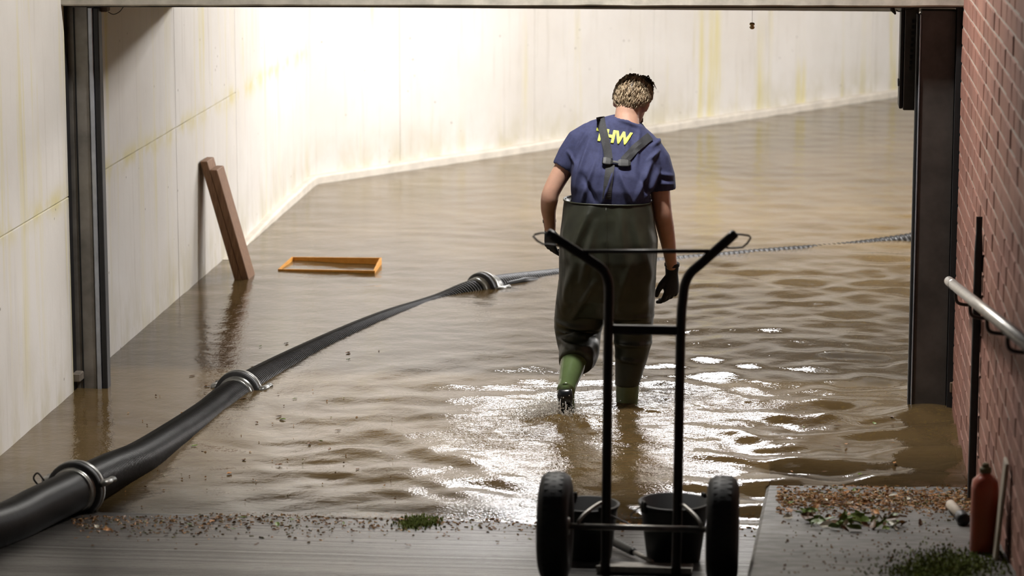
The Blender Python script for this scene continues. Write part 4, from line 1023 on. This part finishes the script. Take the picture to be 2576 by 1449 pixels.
# ------------------------------------------------------------------ hand truck with two buckets
def hand_truck():
    YT, YW = 9.93, 9.80
    q = lambda x, y, Y=YT: ony(x, y, Y)
    g = ramp_z(YW)
    t = empty('hand_truck', (-0.5, YW, g))
    # two uprights with splayed handles
    L = [q(1522, 1452), q(1525, 1300), q(1530, 850), q(1532, 740), q(1529, 705), q(1516, 678), q(1485, 655), q(1440, 626), q(1381, 588)]
    Rr = [q(1700, 1452), q(1704, 1300), q(1712, 850), q(1718, 750), q(1724, 712), q(1738, 686), q(1765, 662), q(1805, 626), q(1846, 590)]
    for pts in (L, Rr):
        V, Fc = tube(spline(pts, 5), .0172, 14); u = mobj('upright', V, Fc, M['truck'], t, True)
        e = Vector(pts[-1]); d = (e - Vector(pts[-2])).normalized()
        V, Fc = tube([e - d * .012, e + d * .004, e + d * .010], [.0165, .0175, .011], 14); mobj('end_cap', V, Fc, M['rubber'], u, True)
    for pts in ([(1384, 586), (1362, 586), (1345, 590), (1341, 594), (1352, 606), (1366, 614), (1400, 618), (1424, 622)], [(1846, 588), (1866, 590), (1884, 593), (1889, 598), (1880, 612), (1868, 622), (1842, 624), (1812, 622)]):
        V, Fc = tube([q(*p) for p in pts], .0038, 8); mobj('hand_guard', V, Fc, M['truck'], t, True)
    V, Fc = tube([q(1458, 633), q(1790, 632)], .0072, 10); mobj('cross_bar', V, Fc, M['truck'], t, True)
    a, c = q(1531, 826), q(1712, 832)
    V, Fc = boxgeo(a.x, c.x, YT - .004, YT + .014, a.z - .020, a.z + .012, .002); mobj('cross_bar', V, Fc, M['truck'], t)
    zc = q(1525, 1326, YW).z; x0, x1 = q(1397, 1320, YW).x, q(1818, 1320, YW).x; r = zc - g
    V, Fc = tube([(x0, YW, zc), (x1, YW, zc)], .011, 12); mobj('axle', V, Fc, M['bare'], t, True)
    # bent brace rods from the uprights to the axle
    for s, xa, xb in ((-1, q(1525, 1290).x, q(1456, 1320, YW).x), (1, q(1704, 1290).x, q(1763, 1320, YW).x)):
        V, Fc = tube(spline([(xa, YT, zc + .055), (xa + (xb - xa) * .25, YT - .02, zc + .056), (xa + (xb - xa) * .75, YW + .04, zc + .038), (xb, YW + .004, zc + .018), (xb, YW, zc)], 5), .0065, 8); mobj('brace_rod', V, Fc, M['bare'], t, True)
    for x in (x0, x1):
        ty = r; tw = .055
        prof = [(ty * .50, -tw * .62), (ty * .62, -tw * .92), (ty * .80, -tw), (ty * .93, -tw * .86), (ty * .985, -tw * .55), (ty, -tw * .2), (ty, tw * .2), (ty * .985, tw * .55), (ty * .93, tw * .86), (ty * .80, tw), (ty * .62, tw * .92), (ty * .50, tw * .62)]
        V, Fc = lathe(prof, (x, YW, zc), 'x', 48); w = mobj('wheel', V, Fc, M['tyre'], t, True)
        b = MB()
        for i in range(40):
            an = 2 * math.pi * i / 40
            for s in (-1, 0, 1):
                V, Fc = boxgeo(s * tw * .42 - .008, s * tw * .42 + .008, -.007, .007, ty * (.985 if s else .99), ty * (.997 if s else 1.004))
                Mx = Matrix.Rotation(an + (.08 if s else 0), 3, 'X'); b.add([Mx @ Vector(v) + Vector((x, YW, zc)) for v in V], Fc)
        b.build('tread', M['tyre'], w)
        V, Fc = lathe([(.02, -.05), (.03, -.05), (.03, -.03), (ty * .48, -.026), (ty * .52, -.034), (ty * .52, .034), (ty * .48, .026), (.03, .03), (.03, .05), (.02, .05)], (x, YW, zc), 'x', 28); mobj('rim', V, Fc, M['bare'], w, True)
    # toe plate lying on the ramp
    xa, xb = q(1500, 1400).x, q(1740, 1400).x; V = []; 
    for (y, dz) in ((YT + .0, .10), (YT + .012, .012), (YT + .24, .008)):
        for x in (xa, xb): V += [(x, y, ramp_z(y) + dz), (x, y + (.005 if dz > .05 else 0), ramp_z(y) + dz - (.0 if dz > .05 else .005))]
    V2 = [(xa, YT - .004, ramp_z(YT) + .03), (xb, YT - .004, ramp_z(YT) + .03), (xa, YT - .004, ramp_z(YT) + .008), (xb, YT - .004, ramp_z(YT) + .008), (xa, YT + .22, ramp_z(YT + .22) + .008), (xb, YT + .22, ramp_z(YT + .22) + .008),
          (xa, YT + .0, ramp_z(YT) + .03), (xb, YT + .0, ramp_z(YT) + .03), (xa, YT + .0, ramp_z(YT) + .013), (xb, YT + .0, ramp_z(YT) + .013), (xa, YT + .22, ramp_z(YT + .22) + .013), (xb, YT + .22, ramp_z(YT + .22) + .013)]
    mobj('toe_plate', V2, [(0, 1, 3, 2), (2, 3, 5, 4), (6, 8, 9, 7), (8, 10, 11, 9), (0, 6, 7, 1), (4, 5, 11, 10), (0, 2, 8, 6), (2, 4, 10, 8), (1, 7, 9, 3), (3, 9, 11, 5)], M['bare'], t)
    tag(t, 'dark tubular hand truck with two fat rubber wheels parked on the ramp', 'hand truck')
hand_truck()
def bucket(name, cx, Y, zb, rt_, rb, h, label, ears, bail):
    z0 = ramp_z(Y) + zb; t = empty(name, (cx, Y, z0)); wl = .004
    prof = [(.001, .012), (rb * .96, .0), (rb, .006), (rb + (rt_ - rb) * .9, h * .9), (rt_, h * .9 + .004), (rt_, h * .965), (rt_ + .005, h * .968), (rt_ + .006, h), (rt_ - wl, h), (rb - wl, .02), (.001, .02)]
    V, Fc = lathe(prof, (cx, Y, z0), n=40); mobj('body', V, Fc, M['black'], t, True)
    for a in ears:
        e = Vector((cx + math.cos(a) * (rt_ + .004), Y + math.sin(a) * (rt_ + .004), z0 + h)); V, Fc = boxgeo(-.014, .014, -.006, .006, -.03, .016, .004)
        Mx = Matrix.Rotation(a + math.pi / 2, 3, 'Z'); mobj('handle_ear', [Mx @ v + e for v in V], Fc, M['black'], t)
    a = ears[0]; A = Vector((math.cos(a), math.sin(a), 0)) * (rt_ + .008); out = Vector((-A.y, A.x, 0)).normalized() * bail
    c = Vector((cx, Y, z0 + h)); pts = [c + A * math.cos(th) + (out * .07 + Vector((0, 0, -.5)) * .0 + Vector((0, 0, -.11))) * math.sin(th) + out * (rt_ + .012) * math.sin(th) for th in np.linspace(0, math.pi, 22)]
    V, Fc = tube(pts, .0028, 6); mobj('bail', V, Fc, M['truck'], t, True)
    tag(t, label, 'bucket'); return t
Yb = 10.32
xr = ony(1695, 1340, Yb).x
bucket('bucket', xr, Yb, .0, .126, .098, .222, 'taller black bucket on the right behind the hand truck', (R(35), R(215)), 1)
xl = ony(1478, 1340, 10.30).x
bucket('bucket', xl, 10.30, .0, .112, .088, .208, 'smaller black bucket on the left behind the hand truck wheel', (R(120), R(300)), -1)
# hand tool lying between the buckets
a = on_ramp(1535, 1378); c = on_ramp(1640, 1425); t = empty('hand_tool', (a.x, a.y, ramp_z(a.y)))
a = Vector((a.x, a.y, ramp_z(a.y) + .032)); c = Vector((c.x, c.y, ramp_z(c.y) + .018)); d = c - a
V, Fc = tube([a, a + d * .08, a + d * .55, a + d * .6], [.012, .017, .016, .011], 12); mobj('grip', V, Fc, M['black'], t, True)
V, Fc = tube([a + d * .58, c], [.009, .008], 10); mobj('shaft', V, Fc, M['bare'], t, True)
tag(t, 'black handled tool lying on the ramp between the two buckets', 'tool')

# ------------------------------------------------------------------ splash at the lifted boot
def splash():
    b = MB(); rr = random.Random(11); c0 = ony(1418, 1045, 13.17); c0.z = 0
    def strand(p, v, n, r0):
        pts = []; n = max(n, 2)
        t0 = rr.uniform(0, .09)
        for i in range(n): tt = t0 + i * .007; pts.append(p + v * tt + Vector((0, 0, max(-4.9 * tt * tt, -p.z - v.z * tt + .001))))
        V, Fc = tube(pts, [r0 * (.4 + .8 * math.sin(math.pi * (i + .6) / n)) for i in range(n)], 5); b.add(V, Fc)
    for i in range(1000):
        an = rr.gauss(math.radians(190), .8); rad = abs(rr.gauss(0, .07)); p = c0 + Vector((math.cos(an) * rad * 1.4 - .045, math.sin(an) * rad - .01, rr.uniform(-.005, .035)))
        v = Vector((math.cos(an) * rr.uniform(.1, .9), math.sin(an) * rr.uniform(.1, .6), rr.uniform(.05, 1.35) * (1.15 - rad * 4))); strand(p, v, rr.randint(2, 4), rr.uniform(.0006, .0014))
    for i in range(400):
        an = rr.uniform(-.9, .9); p = c0 + Vector((rr.uniform(.0, .07), rr.uniform(-.06, .08), rr.uniform(0, .03))); strand(p, Vector((math.cos(an) * rr.uniform(.1, .7), math.sin(an) * .4, rr.uniform(.1, .8))), rr.randint(3, 4), rr.uniform(.0005, .0013))
    for i in range(1500):    # churned wake round both legs
        an = rr.uniform(0, 6.28); rad = abs(rr.gauss(0, 1)); wk = rr.random() < .5
        p = (onz(1640, 985) if wk else onz(1330, 1090)) + Vector((math.cos(an) * rad * (.22 if wk else .17), math.sin(an) * rad * (.14 if wk else .20), rr.uniform(.0, .010)))
        strand(p, Vector((math.cos(an) * rr.uniform(.1, .5), math.sin(an) * .3, rr.uniform(.02, .35))), 3, rr.uniform(.0005, .0014))
    for i in range(4):       # water running off the heel
        p = ony(1402 + rr.uniform(0, 34), 1002 + rr.uniform(0, 10), 13.125); V, Fc = tube([p, p + Vector((rr.uniform(-.004, .004), -.005, -.03)), p + Vector((rr.uniform(-.008, .008), -.012, -.085))], [.001, .0018, .0015], 6); b.add(V, Fc)
    for i in range(2600):
        an = rr.uniform(0, 6.28); rad = abs(rr.gauss(0, .09)); p = c0 + Vector((math.cos(an) * rad * 1.4 - .05, math.sin(an) * rad, abs(rr.gauss(0, .045)) * max(.15, 1 - rad * 2.5) + .004)); r = rr.uniform(.0007, .0028); V, Fc = ellipsoid(p, r, r, r * rr.uniform(1, 1.6), None, 6, 4); b.add(V, Fc)
    o = b.build('water_splash', M['splash'], None, True); tag(o, 'white water splashing up round the lifted green boot', 'splash', kind='stuff')
splash()

# ------------------------------------------------------------------ leaves and litter
def leaf_mesh(mat, seed, L=1.0, Wd=.5, curl=.25):
    rr = random.Random(seed); V = []; Fc = []; n = 5
    for i in range(n + 1):
        f = i / n; w = Wd * .5 * math.sin(math.pi * min(1, f * .93 + .05)) ** .8; z = curl * (f - .5) ** 2 + rr.uniform(-.05, .05)
        V += [(-w, f * L - L / 2, z + w * .35), (0, f * L - L / 2, z), (w, f * L - L / 2, z + w * (.2 + rr.uniform(0, .5)))]
    for i in range(n):
        a = i * 3; Fc += [(a, a + 1, a + 4, a + 3), (a + 1, a + 2, a + 5, a + 4)]
    k_ = len(V); V += [(v[0], v[1], v[2] - .02) for v in V]; Fc += [tuple(reversed([i + k_ for i in f])) for f in Fc]
    V += [(-.02, -L / 2, 0), (.02, -L / 2, 0), (0, -L * .72, .03)]; Fc.append((len(V) - 3, len(V) - 2, len(V) - 1))
    me = bpy.data.meshes.new('leaf'); me.from_pydata(V, [], Fc); me.update(); me.materials.append(mat); return me
LV = {k_: [leaf_mesh(M[k_], s * 7 + i, 1, w) for s, w in enumerate((.45, .6, .35))] for i, k_ in enumerate(('leafg', 'leafo', 'leafb', 'leafp'))}
def leaf(kind, p, size, label, group, tilt=.3):
    o = bpy.data.objects.new('leaf', random.choice(LV[kind])); COL.objects.link(o)
    o.location = p; o.scale = (size,) * 3; o.rotation_euler = (random.uniform(-tilt, tilt), random.uniform(-tilt, tilt), random.uniform(0, 6.28)); tag(o, label, 'leaf', group); return o
random.seed(21)
hg = 'leaves heaped on the walkway'
for i in range(84):          # heap on the walkway
    px = random.choice((random.gauss(2040, 28), random.gauss(2130, 32), random.gauss(2225, 35), random.uniform(1995, 2300))); py = random.gauss(1318, 8) + (px - 2150) * .01
    p = on_walk(px, py); hh = .045 * math.exp(-((px - 2040) / 22) ** 2) + .022 * math.exp(-((px - 2250) / 40) ** 2) + .016
    kd = random.choices(('leafg', 'leafb', 'leafp', 'leafo'), (5.5, 3, 2, 1))[0]
    leaf(kd, (p.x, p.y, walk_z(p.y) + random.uniform(.004, hh)), random.uniform(.030, .062) * (1.35 if kd == 'leafg' else 1), {'leafg': 'limp green leaf in the leaf heap on the walkway', 'leafb': 'dark brown leaf in the leaf heap on the walkway', 'leafp': 'pale grey leaf in the leaf heap on the walkway', 'leafo': 'small orange leaf in the leaf heap on the walkway'}[kd], hg, .9)
for i in range(70):          # leaves washed up along the water line of the walkway
    px = random.uniform(1975, 2435); py = random.uniform(1232, 1288) + abs(px - 2200) * .02; p = on_walk(px, py)
    kd = random.choices(('leafo', 'leafb', 'leafg', 'leafp'), (5, 5, 1, 1))[0]
    leaf(kd, (p.x, p.y, walk_z(p.y) + .004), random.uniform(.018, .045), {'leafo': 'orange leaf washed up at the water edge of the walkway', 'leafb': 'brown leaf washed up at the water edge of the walkway', 'leafg': 'green leaf washed up at the water edge of the walkway', 'leafp': 'pale leaf washed up at the water edge of the walkway'}[kd], 'leaves washed up on the walkway', .35)
for i in range(46):          # scattered on the ramp by the water
    px = random.uniform(230, 1350); py = 1298 + abs(random.gauss(0, 30)) ; p = on_ramp(px, py)
    kd = random.choices(('leafb', 'leafo', 'leafg', 'leafp'), (5, 2, 2, 1))[0]
    leaf(kd, (p.x, p.y, ramp_z(p.y) + .005), random.uniform(.016, .038), {'leafb': 'brown leaf stranded on the grooved ramp by the water', 'leafo': 'orange leaf stranded on the grooved ramp by the water', 'leafg': 'green leaf stranded on the grooved ramp by the water', 'leafp': 'pale leaf stranded on the grooved ramp by the water'}[kd], 'leaves stranded on the ramp', .3)
for i in range(42):          # floating
    px = random.choice((random.uniform(480, 1000), random.uniform(480, 800), random.uniform(1900, 2280))); py = random.uniform(860, 1230) if px < 1000 else random.uniform(1030, 1200); p = onz(px, py)
    kd = random.choices(('leafb', 'leafo', 'leafg'), (6, 3, 2))[0]
    leaf(kd, (p.x, p.y, .003), random.uniform(.015, .040), {'leafb': 'dark brown leaf floating on the brown water', 'leafo': 'orange leaf floating on the brown water', 'leafg': 'green leaf floating on the brown water'}[kd], 'leaves floating on the water', .08)
def litter():
    b = MB(); tint = []; rr = random.Random(4); cols = [(.30, .15, .055), (.40, .21, .08), (.22, .11, .045), (.12, .07, .035), (.46, .28, .12), (.34, .18, .07), (.16, .15, .05)]
    def bit(p, s):
        p = (min(p[0], XR - .03), p[1], p[2]); an = rr.uniform(0, 6.28); l, w = s, s * rr.uniform(.15, .5); ca, sa = math.cos(an), math.sin(an); h = rr.uniform(.002, .006)
        V = [Vector(p) + Vector((ca * x - sa * y, sa * x + ca * y, z + rr.uniform(-.001, .001))) for x, y, z in ((-l, -w, 0), (l, -w * .6, 0), (l * 1.1, w, 0), (-l * .9, w, 0), (-l * .5, 0, h), (l * .6, 0, h))]
        b.add(V, [(0, 1, 5, 4), (1, 2, 5), (2, 3, 4, 5), (3, 0, 4), (0, 3, 2, 1)]); c = rr.choice(cols); tint.extend([c] * 6)
    for i in range(2600):
        px = rr.uniform(1955, 2445); py = rr.gauss(1258, 17) + (px - 2200) * .012
        if py < 1222 or py > 1318: continue
        p = on_walk(px, py); bit((p.x, p.y, walk_z(p.y) + .002), rr.uniform(.003, .013))
    for i in range(1900):
        px = rr.uniform(180, 1900); py = 1292 + abs(rr.gauss(0, 26)) + (8 if px < 500 else 0); p = on_ramp(px, py); bit((p.x, p.y, ramp_z(p.y) + .002), rr.uniform(.002, .010))
    for i in range(500):
        px = rr.uniform(1860, 2420); py = rr.uniform(1240, 1445); p = on_walk(px, py)
        if p.x < .0 : continue
        bit((p.x, p.y, walk_z(p.y) + .001), rr.uniform(.002, .006))
    for i in range(60):       # stuck to the hose and floating scum
        px = rr.uniform(300, 1000); py = rr.uniform(980, 1280); p = onz(px, py); bit((p.x, p.y, .003), rr.uniform(.002, .007))
    o = b.build('leaf_litter', M['debris']); at = o.data.attributes.new('tint', 'FLOAT_COLOR', 'POINT'); at.data.foreach_set('color', np.array([(*c, 1) for c in tint], np.float32).ravel())
    tag(o, 'fine brown plant litter washed up along the edge of the flood water', 'litter', kind='stuff')
litter()
def moss(name, spots, label):
    b = MB(); rr = random.Random(len(name))
    for (px, py, n, sx, sy, h, fn, zf) in spots:
        for i in range(n):
            p = fn(px + rr.gauss(0, sx), py + rr.gauss(0, sy)); z = zf(p.y); an = rr.uniform(0, 6.28); l = h * rr.uniform(.4, 1.2); w = .0035
            t_ = Vector((math.cos(an) * l * .6, math.sin(an) * l * .6, l)); s = Vector((-math.sin(an), math.cos(an), 0)) * w
            q = Vector((min(p.x, XR - .03), p.y, z)); b.add([q - s, q + s, q + t_ * .6 + s * .8, q + t_, q + t_ * .6 - s * .8], [(0, 1, 2, 3, 4)])
    o = b.build(name, M['moss']); tag(o, label, 'moss', kind='stuff')
moss('moss_carpet', [(2400, 1420, 2600, 70, 20, .010, on_walk, walk_z), (2330, 1440, 1200, 60, 10, .008, on_walk, walk_z)], 'low green moss growing on the walkway near the brick wall')
moss('moss_clump', [(1052, 1316, 600, 22, 7, .017, on_ramp, ramp_z), (1078, 1309, 260, 16, 5, .013, on_ramp, ramp_z), (1030, 1323, 160, 14, 5, .012, on_ramp, ramp_z)], 'torn green moss clump lying on the ramp at the water edge')
